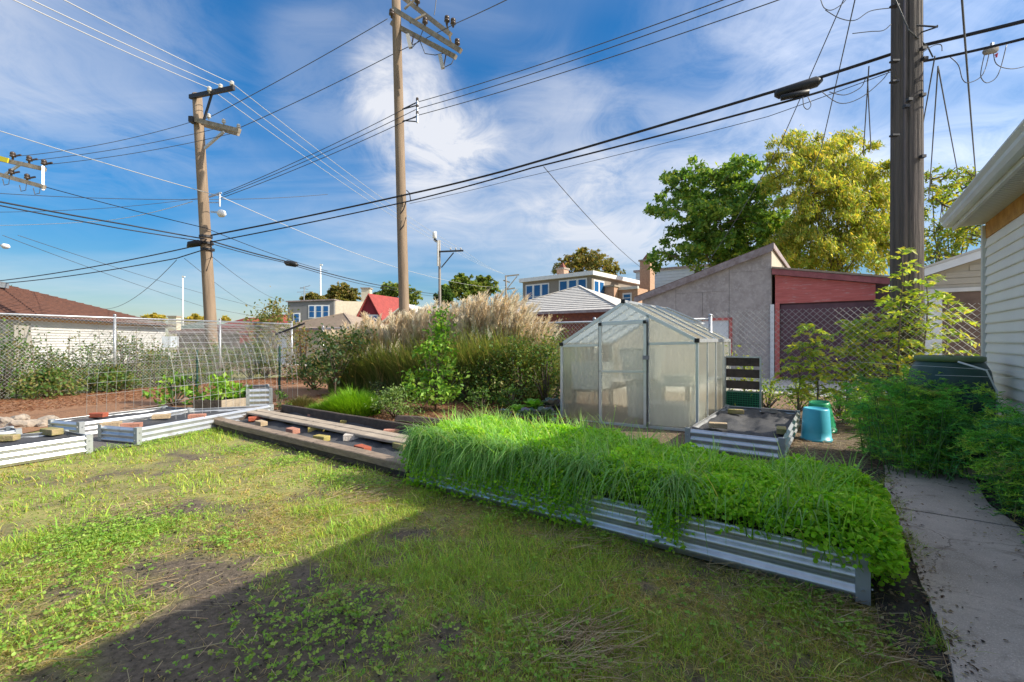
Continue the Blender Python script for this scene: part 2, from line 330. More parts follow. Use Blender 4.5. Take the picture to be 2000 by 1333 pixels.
M['paper_white'] = pmat('white_tub', (.74, .74, .72), None, rough=.5)
M['alum'] = pmat('aluminium_frame', (.66, .69, .71), (.58, .61, .63), 10, .35, metal=.6)
def polycarb():
    m = bpy.data.materials.new('polycarbonate'); m.use_nodes = True; nt = m.node_tree; N = nt.nodes; L = nt.links; N.remove(N["Principled BSDF"])
    tc = N.new("ShaderNodeTexCoord"); n = N.new("ShaderNodeTexNoise"); n.inputs['Scale'].default_value = 2.2; n.inputs['Detail'].default_value = 5; L.new(tc.outputs['Object'], n.inputs['Vector'])
    cr = N.new("ShaderNodeMix"); cr.data_type = 'RGBA'; L.new(n.outputs[0], cr.inputs[0]); cr.inputs[6].default_value = (.95, .93, .78, 1); cr.inputs[7].default_value = (.86, .86, .76, 1)
    tr = N.new("ShaderNodeBsdfTranslucent"); L.new(cr.outputs[2], tr.inputs[0])
    df = N.new("ShaderNodeBsdfDiffuse"); L.new(cr.outputs[2], df.inputs[0])
    rf = N.new("ShaderNodeBsdfRefraction"); rf.inputs['IOR'].default_value = 1.12; rf.inputs['Roughness'].default_value = .20; rf.inputs['Color'].default_value = (.93, .94, .88, 1)
    gl = N.new("ShaderNodeBsdfGlossy"); gl.inputs['Roughness'].default_value = .22
    def mx(f, a, b):
        s = N.new("ShaderNodeMixShader"); s.inputs[0].default_value = f; L.new(a, s.inputs[1]); L.new(b, s.inputs[2]); return s.outputs[0]
    wv = N.new("ShaderNodeTexWave"); wv.bands_direction = 'DIAGONAL'; wv.inputs['Scale'].default_value = 9; wv.inputs['Distortion'].default_value = .4; mpw = N.new("ShaderNodeMapping"); mpw.inputs['Scale'].default_value = (1.6, .7, 0.0); L.new(tc.outputs['Object'], mpw.inputs[0]); L.new(mpw.outputs[0], wv.inputs['Vector'])
    bp = N.new("ShaderNodeBump"); bp.inputs['Strength'].default_value = .22; bp.inputs['Distance'].default_value = .01; L.new(wv.outputs[1], bp.inputs['Height'])
    for nd in (rf, gl, df): L.new(bp.outputs[0], nd.inputs['Normal'])
    o = mx(.07, mx(.66, mx(.14, tr.outputs[0], df.outputs[0]), rf.outputs[0]), gl.outputs[0])
    L.new(o, N["Material Output"].inputs[0]); return m
M['poly'] = polycarb()
def path_mat():
    m = bpy.data.materials.new('path_concrete'); m.use_nodes = True; nt = m.node_tree; N = nt.nodes; L = nt.links; b = N["Principled BSDF"]; b.inputs['Roughness'].default_value = .92; b.inputs['Specular IOR Level'].default_value = .2
    tc = N.new("ShaderNodeTexCoord")
    def nz(s_, d=8, r=.65, dist=0.0):
        n = N.new("ShaderNodeTexNoise"); n.inputs['Scale'].default_value = s_; n.inputs['Detail'].default_value = d; n.inputs['Roughness'].default_value = r; n.inputs['Distortion'].default_value = dist; L.new(tc.outputs['Object'], n.inputs['Vector']); return n
    def rmp(v, a, c):
        r = N.new("ShaderNodeMapRange"); r.inputs[1].default_value = a; r.inputs[2].default_value = c; L.new(v, r.inputs[0]); return r.outputs[0]
    def mx(f, a, c):
        x = N.new("ShaderNodeMix"); x.data_type = 'RGBA'; L.new(f, x.inputs[0])
        for i, q in ((6, a), (7, c)):
            if isinstance(q, tuple): x.inputs[i].default_value = (*q, 1)
            else: L.new(q, x.inputs[i])
        return x.outputs[2]
    c = mx(rmp(nz(2.2, 9, .7).outputs[0], .35, .65), (.58, .49, .42), (.40, .34, .29))
    c = mx(rmp(nz(140, 4).outputs[0], .55, .68), c, (.70, .62, .54)); c = mx(rmp(nz(190, 4).outputs[0], .58, .70), c, (.28, .24, .21))
    c = mx(rmp(nz(4, 9, .74, .8).outputs[0], .55, .72), c, (.27, .22, .18))
    vo = N.new("ShaderNodeTexVoronoi"); vo.feature = 'DISTANCE_TO_EDGE'; vo.inputs['Scale'].default_value = .75; wn = nz(3.5, 6); ad = N.new("ShaderNodeMix"); ad.data_type = 'VECTOR'; ad.inputs[0].default_value = .16; L.new(tc.outputs['Object'], ad.inputs[4]); L.new(wn.outputs['Color'], ad.inputs[5]); L.new(ad.outputs[1], vo.inputs['Vector'])
    c = mx(rmp(vo.outputs['Distance'], .003, .0008), c, (.24, .20, .17))
    L.new(c, b.inputs['Base Color']); bp = N.new("ShaderNodeBump"); bp.inputs['Strength'].default_value = .55; bp.inputs['Distance'].default_value = .006; L.new(nz(120, 6).outputs[0], bp.inputs['Height']); L.new(bp.outputs[0], b.inputs['Normal']); return m
M['path'] = path_mat()
# ============================================================ GROUND
def ground_mat():
    m = bpy.data.materials.new('lawn_ground'); m.use_nodes = True; nt = m.node_tree; N = nt.nodes; L = nt.links; b = N["Principled BSDF"]; b.inputs['Roughness'].default_value = .95; b.inputs['Specular IOR Level'].default_value = .15
    tc = N.new("ShaderNodeTexCoord")
    def nz(s, d=8, r=.62):
        n = N.new("ShaderNodeTexNoise"); n.inputs['Scale'].default_value = s; n.inputs['Detail'].default_value = d; n.inputs['Roughness'].default_value = r; L.new(tc.outputs['Object'], n.inputs['Vector']); return n.outputs[0]
    def rmp(v, a, bb):
        r = N.new("ShaderNodeMapRange"); r.inputs[1].default_value = a; r.inputs[2].default_value = bb; L.new(v, r.inputs[0]); return r.outputs[0]
    def mx(f, a, bb):
        x = N.new("ShaderNodeMix"); x.data_type = 'RGBA'; L.new(f, x.inputs[0])
        for i, c in ((6, a), (7, bb)):
            if isinstance(c, tuple): x.inputs[i].default_value = (*c, 1)
            else: L.new(c, x.inputs[i])
        return x.outputs[2]
    c = mx(rmp(nz(40), .35, .65), (.075, .060, .048), (.16, .127, .10))
    at = N.new("ShaderNodeAttribute"); at.attribute_name = "Col"; sp = N.new("ShaderNodeSeparateColor"); L.new(at.outputs[0], sp.inputs[0])
    thatch = mx(rmp(nz(60), .4, .6), (.38, .32, .13), (.25, .29, .07))
    c = mx(sp.outputs[0], c, thatch)
    c = mx(rmp(nz(110), .60, .72), c, (.30, .25, .16))
    L.new(c, b.inputs['Base Color'])
    bp = N.new("ShaderNodeBump"); bp.inputs['Strength'].default_value = .9; bp.inputs['Distance'].default_value = .015; L.new(nz(55), bp.inputs['Height']); L.new(bp.outputs[0], b.inputs['Normal'])
    return m
# value noise used for placing bare patches, shared by the ground sheet and the blades
_lat = rng.random((64, 64))
def vnoise(x, y, s, ox=0.0):
    x = np.asarray(x) * s + 31.7 + ox; y = np.asarray(y) * s + 17.3 + ox; xi = np.floor(x).astype(int); yi = np.floor(y).astype(int); fx = x - xi; fy = y - yi
    fx = fx * fx * (3 - 2 * fx); fy = fy * fy * (3 - 2 * fy); g = lambda i, j: _lat[i % 64, j % 64]
    return (g(xi, yi) * (1 - fx) + g(xi + 1, yi) * fx) * (1 - fy) + (g(xi, yi + 1) * (1 - fx) + g(xi + 1, yi + 1) * fx) * fy
BARE = [(G(395, 1110), .30, .75), (G(410, 1185), .28, .85), (G(330, 1270), .36, .95), (G(470, 1215), .34, .95), (G(600, 1110), .20, .7), (G(560, 1255), .30, .8), (G(275, 1010), .30, .5), (G(375, 985), .12, .6), (G(90, 1150), .1, .5), (G(820, 1260), .2, .5), (G(980, 1290), .2, .5), (G(700, 1290), .22, .55), (G(680, 1150), .2, .4), (G(1500, 1320), .25, .5), (G(1400, 1130), .25, .5), (G(450, 1300), .35, .9)]
def cover(x, y):
    """0 bare soil .. 1 full turf"""
    c = 0.92 - 0.55 * np.clip((vnoise(x, y, 2.3) * .6 + vnoise(x, y, 6.1, 9) * .4 - .52) * 4, 0, 1)
    c = c - .55 * np.clip((vnoise(x, y, 10.5, 3) * .65 + vnoise(x, y, 23., 15) * .35 - .55) * 5, 0, 1)
    for (p, r, k) in BARE:
        d2 = ((x - p.x) ** 2 + (y - p.y) ** 2) / (r * r) * (0.6 + 0.9 * vnoise(x, y, 7.0, 4)); c = c - k * np.exp(-d2 * 1.3)
    return np.clip(c, 0.02, 1)
gs = 240; xs = np.linspace(-7, 5, gs); ys = np.linspace(-1.5, 10.5, gs)
# near sheet is fine-grained, the far sheet runs to the horizon: one mesh
gx, gy = np.meshgrid(np.concatenate([[-1200, -300, -60], xs, [60, 300, 1200]]), np.concatenate([[-300, -40], ys, [40, 150, 600, 2000]]))
gv = np.stack([gx.ravel(), gy.ravel(), np.zeros(gx.size)], 1); ny, nx = gx.shape
near = (gv[:, 0] > -7.5) & (gv[:, 0] < 5.5) & (gv[:, 1] > -2) & (gv[:, 1] < 11)
gv[near, 2] = (vnoise(gv[near, 0], gv[near, 1], 3.0) - .5) * .02 + (vnoise(gv[near, 0], gv[near, 1], 14.0) - .5) * .008 - .01
ii, jj = np.meshgrid(np.arange(nx - 1), np.arange(ny - 1)); i0 = (jj * nx + ii).ravel(); gf = np.stack([i0, i0 + 1, i0 + nx + 1, i0 + nx], 1)
gc = np.where(near, cover(gv[:, 0], gv[:, 1]), .7)
g_o = obj('ground', mesh('ground', gv, gf, np.repeat(gc[:, None], 3, 1), True), ground_mat()); tag(g_o, kind='structure')

def sheet(name, pts, z, mat, step=None):
    o = MB().poly([(p[0], p[1], z) for p in pts]).to(name, mat); tag(o, kind='structure'); return o
# mulch between the beds and the fences
LF0 = Vector((-7.4, 15.4, 0)); LFd = Vector((-.454, -.891, 0)); LFn = Vector((.891, -.454, 0))   # left fence: corner, direction towards the camera, side of the garden
def LF(t, off=0.0, z=0.0): return LF0 + LFd * t + LFn * off + Z * z
FA = 8.25                                                                                    # the back fence runs along V at this distance
mul = [LF(9.5, -.2), LF(0, -.2), AB(FA + .1, -13), AB(FA + .1, -3.5), AB(4.15, -3.5), AB(3.75, -3.35), AB(3.98, -7.4), G(540, 800), G(375, 800), G(96, 838), G(-120, 880)]
sheet('mulch_ground', mul, .008, M['mulch'])
sheet('mulch_path', [AB(FA + .1, -3.5), AB(FA + .1, 1.2), AB(5.1, .3), AB(4.2, -.2), AB(3.9, -3.4)], .006, pmat('litter_soil', (.17, .12, .075), (.10, .075, .05), 14, .95, bump=.7, bscale=60, c3=(.40, .31, .19), s3=30, lo3=.56, hi3=.68))
sheet('bed_margin', [AB(2.45, .14), AB(5.6, .14), AB(5.6, .40), AB(2.2, .40)], .010, M['soil'])
sheet('dirt_strip', [AB(-2, .94), AB(6.9, .94), AB(6.9, 1.3), AB(-2, 1.3)], .012, M['soil'])
sheet('verge', [AB(FA + .15, -30), AB(12.2, -30), AB(12.2, 14), AB(FA + .15, 14)], .004, pmat('leaf_litter', (.22, .13, .075), (.15, .11, .06), 9, .95, bump=.7, bscale=40, c3=(.42, .26, .15), s3=25, lo3=.55, hi3=.66))
sheet('alley', [AB(12.1, -60), AB(16.9, -60), AB(16.9, 40), AB(12.1, 40)], .012, M['alley'])
sheet('gravel_patch', [G(178, 884), G(268, 872), G(195, 850), G(150, 850)], .01, pmat('dark_gravel', (.10, .095, .1), (.2, .18, .17), 60, .9, bump=1, bscale=90))
# concrete path in slabs with joints
path = obj('path', mesh('path', [tuple(AB(-2.5, .33, .002)), tuple(AB(5.72, .33, .002)), tuple(AB(5.72, .95, .002)), tuple(AB(-2.5, .95, .002))], [(3, 2, 1, 0)]), M['soil']); tag(path, kind='structure')
edges = [-2.5, -1.1, .35, 1.72, 3.05, 4.33, 5.72]
for i in range(len(edges) - 1):
    a0, a1 = edges[i] + .006, edges[i + 1] - .006; bm = bmesh.new()
    n = 26
    out = [AB(a0 + (a1 - a0) * t / n, .33 + (vnoise(a0 + (a1 - a0) * t / n, 0, 2.1) - .5) * .05 + (vnoise(a0 + (a1 - a0) * t / n, 3, 9.) - .5) * .015, 0) for t in range(n + 1)] + [AB(a1 - (a1 - a0) * t / n, .95 + (vnoise(a1 - (a1 - a0) * t / n, 9, 1.3) - .5) * .12 + (vnoise(a1 - (a1 - a0) * t / n, 5, 8.) - .5) * .02, 0) for t in range(n + 1)]
    zt = .03 + .004 * (i % 2)
    o = MB().prism([p + Z * -.05 for p in out], (0, 0, .05 + zt)).to('slab', M['path'], path)

# ============================================================ GARAGE AT THE RIGHT (vinyl clapboard, gutter, soffit)
HB, HA1, HA0, HZ = 1.25, 6.9, -5.0, 2.48
hs = thing('house', 'beige clapboard building with white gutter and soffit at the right edge', 'house', AB(HA1, HB))
MB().hexa([AB(HA0, HB + .03), AB(HA1 - .02, HB + .03), AB(HA1 - .02, 7.2), AB(HA0, 7.2), AB(HA0, HB + .03, HZ), AB(HA1 - .02, HB + .03, HZ), AB(HA1 - .02, 7.2, HZ), AB(HA0, 7.2, HZ)]).to('wall', M['siding'], hs)
prof = [(0, 0), (-.022, 0), (-.024, .012), (-.006, .098), (0, .098)]
zb = .12
nboard = 22
bl = (HZ - .16 - zb) / nboard
r0 = ROOT[hs]
bm_v = [AB(HA0, HB + .03 + q[0], q[1] / .098 * bl) - r0 for q in prof] + [AB(HA1 - .05, HB + .03 + q[0], q[1] / .098 * bl) - r0 for q in prof]
bme = mesh('siding_board', bm_v, [(0, 1, 2, 3, 4), (9, 8, 7, 6, 5)] + [(i, i + 5, (i + 1) % 5 + 5, (i + 1) % 5) for i in range(5)])
for k in range(nboard): obj('siding_board', bme, M['siding'], hs, loc=(0, 0, zb + k * bl))
MB().hexa([AB(HA0, HB), AB(HA1, HB), AB(HA1, HB + .05), AB(HA0, HB + .05), AB(HA0, HB, .12), AB(HA1, HB, .12), AB(HA1, HB + .05, .12), AB(HA0, HB + .05, .12)]).to('foundation', M['concrete'], hs)
MB().hexa([AB(HA1 - .055, HB - .012), AB(HA1 + .01, HB - .012), AB(HA1 + .01, HB + .08), AB(HA1 - .055, HB + .08), AB(HA1 - .055, HB - .012, HZ - .02), AB(HA1 + .01, HB - .012, HZ - .02), AB(HA1 + .01, HB + .08, HZ - .02), AB(HA1 - .055, HB + .08, HZ - .02)]).to('corner_trim', M['soffit'], hs)
MB().hexa([AB(HA0, HB + .012, HZ - .16), AB(HA1 - .05, HB + .012, HZ - .16), AB(HA1 - .05, HB + .05, HZ - .16), AB(HA0, HB + .05, HZ - .16), AB(HA0, HB + .012, HZ), AB(HA1 - .05, HB + .012, HZ), AB(HA1 - .05, HB + .05, HZ), AB(HA0, HB + .05, HZ)]).to('frieze_board', M['osb_orange'], hs)
EB = 1.04
sof = MB(); aa = HA0
sof.hexa([AB(HA0, EB, HZ + .004), AB(HA1 + .02, EB, HZ + .004), AB(HA1 + .02, HB + .06, HZ + .004), AB(HA0, HB + .06, HZ + .004), AB(HA0, EB, HZ + .02), AB(HA1 + .02, EB, HZ + .02), AB(HA1 + .02, HB + .06, HZ + .02), AB(HA0, HB + .06, HZ + .02)])
so = sof.to('soffit', M['soffit'], hs)
rib = mesh('soffit_rib', [AB(0, EB + .02, -.006) , AB(.05, EB + .02, -.006), AB(.05, HB + .01, -.006), AB(0, HB + .01, -.006), AB(0, EB + .02, .006), AB(.05, EB + .02, .006), AB(.05, HB + .01, .006), AB(0, HB + .01, .006)], [(3, 2, 1, 0), (4, 5, 6, 7), (0, 1, 5, 4), (1, 2, 6, 5), (2, 3, 7, 6), (3, 0, 4, 7)])
for k in range(96): obj('soffit_slat', rib, M['soffit'], so, loc=AB(HA1 - .06 - k * .065, 0, HZ + .003) - r0)
MB().hexa([AB(HA0, EB - .025, HZ - .03), AB(HA1 + .03, EB - .025, HZ - .03), AB(HA1 + .03, EB, HZ - .03), AB(HA0, EB, HZ - .03), AB(HA0, EB - .025, HZ + .13), AB(HA1 + .03, EB - .025, HZ + .13), AB(HA1 + .03, EB, HZ + .13), AB(HA0, EB, HZ + .13)]).to('fascia', M['soffit'], hs)
gp = [(0, 0), (-.055, 0), (-.075, .03), (-.078, .06), (-.10, .085), (-.10, .10), (-.09, .10), (-.088, .088), (-.065, .06), (-.05, .012), (-.008, .012), (0, .1)]
gm = MB(); gm.prism([AB(HA0, EB - .027 + q[0], HZ + .01 + q[1]) for q in gp], U * (HA1 + .05 - HA0)); gm.to('gutter', M['gutter'], hs)
RB, RZ = 4.2, HZ + .14 + 3.3 * .40
rf = MB(); tk = .05
for s0, z0, s1, z1 in ((EB - .08, HZ + .12, RB, RZ), (RB, RZ, 7.5, HZ + .12)):
    rf.hexa([AB(HA0 - .3, s0, z0), AB(HA1 + .05, s0, z0), AB(HA1 + .05, s1, z1), AB(HA0 - .3, s1, z1), AB(HA0 - .3, s0, z0 + tk), AB(HA1 + .05, s0, z0 + tk), AB(HA1 + .05, s1, z1 + tk), AB(HA0 - .3, s1, z1 + tk)])
rf.to('roof', M['roof_grey'], hs)
for aa in (HA1 - .03, HA0 + .03): MB().prism([AB(aa, HB, HZ), AB(aa, 7.2, HZ), AB(aa, RB, RZ)], U * -.02).to('gable', M['siding'], hs)

# ============================================================ RAISED BEDS
def corr_panel(p, q, z0, z1, waves=3, amp=.011, flip=1):
    p = Vector(p); q = Vector(q); d = (q - p).normalized(); n = Vector((d.y, -d.x, 0)) * flip; ns = waves * 10
    pr = []
    for i in range(ns + 1):
        t = i / ns; ph = t * waves * 2 * math.pi; s = math.sin(ph - math.pi / 2); s = math.copysign(abs(s) ** .7, s); pr.append((amp * s, z0 + (z1 - z0) * t))
    loop = pr + [(x - .004, z) for x, z in reversed(pr)]; m = MB(); nl = len(loop)
    v = [Vector((p.x, p.y, 0)) + n * x + Z * z for x, z in loop] + [Vector((q.x, q.y, 0)) + n * x + Z * z for x, z in loop]
    m.add(v, [(i, (i + 1) % nl, nl + (i + 1) % nl, nl + i) for i in range(nl)]); return m
def raised_bed(label, c, h, fill='fabric', waves=3, dz=.04, name='raised_bed', crumple=1.0):
    """c: four ground corners, counter-clockwise seen from above"""
    c = [Vector((p[0], p[1], 0)) for p in c]; ctr = sum(c, Vector()) / 4
    t = thing(name, label, 'raised bed', ctr, 'corrugated metal raised beds')
    for i in range(4):
        p, q = c[i], c[(i + 1) % 4]; d = (q - p).normalized(); corr_panel(p + d * .03, q - d * .03, 0.0, h, waves).to('side_panel', M['corrugated'], t, smooth=True)
        a = (c[(i + 1) % 4] - p).normalized(); b = (c[i - 1] - p).normalized(); o = -(a + b) * .012
        k = .058; pr = [p + o, p + o + a * k, p + a * (k - .01) + b * .02, p + b * (k - .01) + a * .02, p + o + b * k]
        cp = MB().prism([x + Z * .0 for x in pr], (0, 0, h + .008)).to('corner_post', M['bed_post'], t)
        for zf in (.28, .72):
            for (e1_, e2_) in ((a, b), (b, a)):
                q_ = p + o + e1_ * .03 - e2_ * .004 + Z * h * zf; MB().tube([q_, q_ - e2_ * .006], .006, 6).to('bolt', M['galv'], cp)
    nx_, ny_ = 40, 16; vv = []
    for j in range(ny_ + 1):
        for i in range(nx_ + 1):
            s, r = .02 + .96 * i / nx_, .03 + .94 * j / ny_
            q = c[0].lerp(c[1], s).lerp(c[3].lerp(c[2], s), r); z = h - dz + ((vnoise(q.x, q.y, 5.0) - .5) * .035 + (vnoise(q.x * .6 + q.y, q.y - q.x, 11.0) - .5) * .02) * crumple
            vv.append((q.x, q.y, z))
    ff = [(j * (nx_ + 1) + i, j * (nx_ + 1) + i + 1, (j + 1) * (nx_ + 1) + i + 1, (j + 1) * (nx_ + 1) + i) for j in range(ny_) for i in range(nx_)]
    part('fabric' if fill == 'fabric' else 'soil', vv, ff, M[fill], t, smooth=True)
    return t
# the big bed in front
BA0, BA1, BB0, BB1, BH = 2.74, 3.74, -3.03, .11, .235
raised_bed('long corrugated metal bed overgrown with lush green cover crop', [AB(BA0, BB0), AB(BA0, BB1), AB(BA1, BB1), AB(BA1, BB0)], BH, 'soil', 3, .03)
h = .2
def quad(a, b, c, d, h=h): return [G(*a, h), G(*b, h), G(*c, h), G(*d, h)]
raised_bed('long metal bed with black fabric and green trellis wire, beside the lawn', quad((194, 831), (268, 837), (532, 791), (372, 799)), .2)
raised_bed('narrow metal bed with one red brick, behind two others by the mulch', quad((97, 821), (156, 826), (372, 798), (322, 794)), .2)
raised_bed('metal bed cut off by the left edge, nearest the lawn', [G(128, 841, h), G(-330, 878, h), G(-165, 898, h), G(178, 850, h)][::1], .2)
raised_bed('metal bed tip showing at the far left beside the rocks', [G(-130, 848, h), G(-105, 861, h), G(40, 839, h), G(22, 834, h)], .2)
e0, e1 = G(482, 800), G(531, 798)
raised_bed('tall short metal planter standing at the far end of the long bed', [e0, e1, e1 + Vector((-.46, .75, 0)), e0 + Vector((-.46, .75, 0))], .36, 'soil', 4, .05)
raised_bed('metal bed with crumpled dark fabric right of the greenhouse', [AB(5.42, -1.42), AB(5.42, -.46), AB(7.7, -.46), AB(7.7, -1.42)], .235, 'fabric', 3, .05, crumple=2.6)

# timber bed with planks
tb = thing('timber_bed', 'low wooden bed of weathered timbers and planks with black fabric', 'timber bed', AB(2.9, -5.2))
def beam(name, a0, b0, a1, b1, z0, z1, wd, mat, par):
    p, q = AB(a0, b0, (z0 + z1) / 2), AB(a1, b1, (z0 + z1) / 2); n = 12; m = MB(); d = (q - p).normalized(); sd = d.cross(Z); L_ = (q - p).length
    rings = []
    for i in range(n + 1):
        c = p + d * (L_ * i / n) + sd * random.uniform(-.004, .004) + Z * random.uniform(-.003, .003); hw, hz, bv = wd / 2, (z1 - z0) / 2, .008
        rings.append([c + sd * x + Z * z for x, z in ((-hw, -hz), (hw, -hz), (hw, hz - bv), (hw - bv, hz), (-hw + bv, hz), (-hw, hz - bv))])
    v = [x for r_ in rings for x in r_]; f = [(6 * i + k, 6 * i + (k + 1) % 6, 6 * i + 6 + (k + 1) % 6, 6 * i + 6 + k) for i in range(n) for k in range(6)] + [(5, 4, 3, 2, 1, 0), tuple(6 * n + k for k in range(6))]
    m.add(v, f); return m.to(name, mat, par)
beam('timber', 2.885, -7.22, 2.885, -3.2, .0, .062, .13, M['timber_d'], tb)
beam('timber', 2.865, -7.30, 2.85, -3.14, .070, .138, .135, M['timber'], tb)
beam('timber', 2.95, -7.28, 3.85, -7.34, .0, .12, .09, M['timber_d'], tb)
beam('timber', 2.95, -3.2, 3.85, -3.28, .0, .12, .09, M['timber_d'], tb)
beam('timber', 3.9, -7.35, 3.9, -3.45, .0, .2, .05, M['timber_d'], tb)
beam('plank', 3.38, -7.62, 3.37, -3.42, .125, .155, .14, M['plank'], tb)
beam('plank', 3.545, -7.7, 3.53, -3.35, .123, .152, .14, M['plank'], tb)
for (a0, a1) in ((2.93, 3.34), (3.6, 3.88)):
    n1, n2 = 70, 8; vv = []
    for j in range(n2 + 1):
        for i in range(n1 + 1):
            b_ = -7.25 + 4.0 * i / n1; a_ = a0 + (a1 - a0) * j / n2; e = abs(j / n2 - .5) * 2
            vv.append(AB(a_, b_, .05 + .05 * e ** 3 + (vnoise(b_, a_, 4.0) - .5) * .05 + (vnoise(b_ + a_, a_ - b_, 12.) - .5) * .018))
    part('fabric', vv, [(j * (n1 + 1) + i, j * (n1 + 1) + i + 1, (j + 1) * (n1 + 1) + i + 1, (j + 1) * (n1 + 1) + i) for j in range(n2) for i in range(n1)], M['fabric'], tb, smooth=True)
ot = thing('garden_timber', 'short rotten timber lying on mulch behind the timber bed', 'timber', G(818, 836))
m = MB(); p, q = G(776, 830), G(868, 838); m.tube([p + Z * .07, p.lerp(q, .4) + Z * .075, q + Z * .07], [.075, .08, .07], 6); m.to('log', M['timber_d'], ot)

# loose bricks and stones
def brick_mesh():
    bm = bmesh.new(); bmesh.ops.create_cube(bm, size=1); bmesh.ops.scale(bm, vec=(.2, .095, .06), verts=bm.verts); bmesh.ops.bevel(bm, geom=bm.edges[:], offset=.005, segments=1, affect='EDGES')
    for v in bm.verts: v.co += Vector((random.uniform(-1, 1), random.uniform(-1, 1), random.uniform(-1, 1))) * .002
    me = bpy.data.meshes.new('brick'); bm.to_mesh(me); bm.free(); return me
def brick(px, py, z, kind, rz, label, tilt=0.0, sc=1.0):
    me = brick_mesh(); o = obj('brick', me, M['brick_' + kind]); p = G(px, py, z); o.location = (p.x, p.y, z + .03 * sc); o.rotation_euler = (tilt, 0, R(rz)); o.scale = (sc,) * 3
    tag(o, label, 'brick', 'loose bricks weighing down the fabric')
for a in [(500, 822, .06, 'red', 30, 'bright red brick at the far left end of the timber bed'), (510, 831, .06, 'tan', -40, 'tan half brick in front of the bright red brick'),
          (572, 846, .06, 'salmon', -40, 'salmon brick against the front timber, left part of the timber bed'), (618, 843, .06, 'yellow', 20, 'orange and tan brick standing against the middle planks'),
          (628, 861, .06, 'yellow', -30, 'yellow brick against the front timber near the bed middle'), (693, 860, .06, 'pale', 10, 'large pale grey block on the fabric beside the planks', 0, 1.25),
          (708, 882, .06, 'red', -42, 'red brick against the front timber, right part of the timber bed'), (614, 817, .06, 'salmon', -30, 'dull pink brick behind the planks, left one'),
          (680, 829, .06, 'yellow', 5, 'yellow brick tilted behind the planks, middle one'), (765, 848, .06, 'salmon', 10, 'salmon brick tilted behind the planks, right one'),
          (784, 877, .08, 'moss', -40, 'mossy brick at the right end of the timber bed near the crop'), (800, 872, .08, 'pale', 40, 'pale rubble piece at the right end of the planks', 0, .8),
          (193, 815, .17, 'red', 0, 'orange red brick alone on the narrow metal bed'), (217, 834, .17, 'tan', 20, 'beige brick at the near end corner of the long bed'),
          (257, 836, .17, 'salmon', 20, 'flat salmon brick beside the corner post of the long bed'), (315, 818, .17, 'tan', 25, 'tan brick in the middle of the long fabric bed'),
          (385, 818, .17, 'salmon', 20, 'pinkish brick at the right rim of the long bed'), (101, 849, .17, 'moss', -20, 'greenish mossy brick on the nearest left metal bed', 0, 1.15),
          (12, 861, .17, 'moss', 10, 'yellowish brick at the left picture edge'), (1402, 836, .21, 'tan', -20, 'tan brick on the dark fabric beside the greenhouse wall', 0, 1.0),
          (1526, 846, .21, 'moss', 60, 'dark brick at the right rim of the crumpled fabric bed'), (1437, 808, .21, 'moss', -20, 'mossy brick at the far left corner of the crumpled fabric bed'),
          (1502, 806, .21, 'grey', -30, 'dark grey brick at the far rim of the crumpled fabric bed')]: brick(*a)
def stone(p, s, label, mat='stone', flat=.6):
    bm = bmesh.new(); bmesh.ops.create_icosphere(bm, subdivisions=3, radius=1)
    o_ = random.random() * 50
    for v in bm.verts:
        k = 1 + .6 * (float(vnoise(v.co.x + v.co.z, v.co.y - v.co.z, 1.1, o_)) - .5) + .22 * (float(vnoise(v.co.x * 2 - v.co.z, v.co.y * 2 + v.co.z, 1.9, o_)) - .5); v.co = Vector((v.co.x * s * k, v.co.y * s * .75 * k, v.co.z * s * flat * k))
    me = bpy.data.meshes.new('rock'); bm.to_mesh(me); bm.free(); o = obj('rock', me, M[mat]); o.location = (p[0], p[1], p[2] + s * flat * .6); o.rotation_euler[2] = random.uniform(0, 3)
    tag(o, label, 'rock', 'rocks along the mulch')
for (px, py, s, lb) in [(40, 826, .13, 'dark grey rock standing behind the other rocks on the mulch'), (8, 833, .16, 'long flat pale rock at the left picture edge'), (33, 837, .12, 'pale round rock right of the long flat rock'), (60, 834, .10, 'small tan rock in the rock row'), (98, 828, .13, 'pale rock touching the end of the narrow metal bed'), (83, 834, .07, 'pebble sized rock between the rocks and the metal bed')]:
    stone(G(px, py), s, lb)

# planter box and box plant behind the arch
pb = thing('planter_box', 'low dark wooden planter box between the metal beds under the arch', 'planter', G(425, 803))
c0, c1 = G(378, 806), G(432, 806); dp_ = Vector((.35, .55, 0))
for (p, q, mt) in ((c0, c1, 'timber_d'), (c1, c1 + dp_, 'plank'), (c1 + dp_, c0 + dp_, 'timber_d'), (c0 + dp_, c0, 'timber_d')):
    MB().bar(p + Z * .11, q + Z * .11, .025, .2).to('board', M[mt], pb)
MB().hexa([c0, c1, c1 + dp_, c0 + dp_, c0 + Z * .17, c1 + Z * .17, c1 + dp_ + Z * .17, c0 + dp_ + Z * .17]).to('soil', M['soil'], pb)
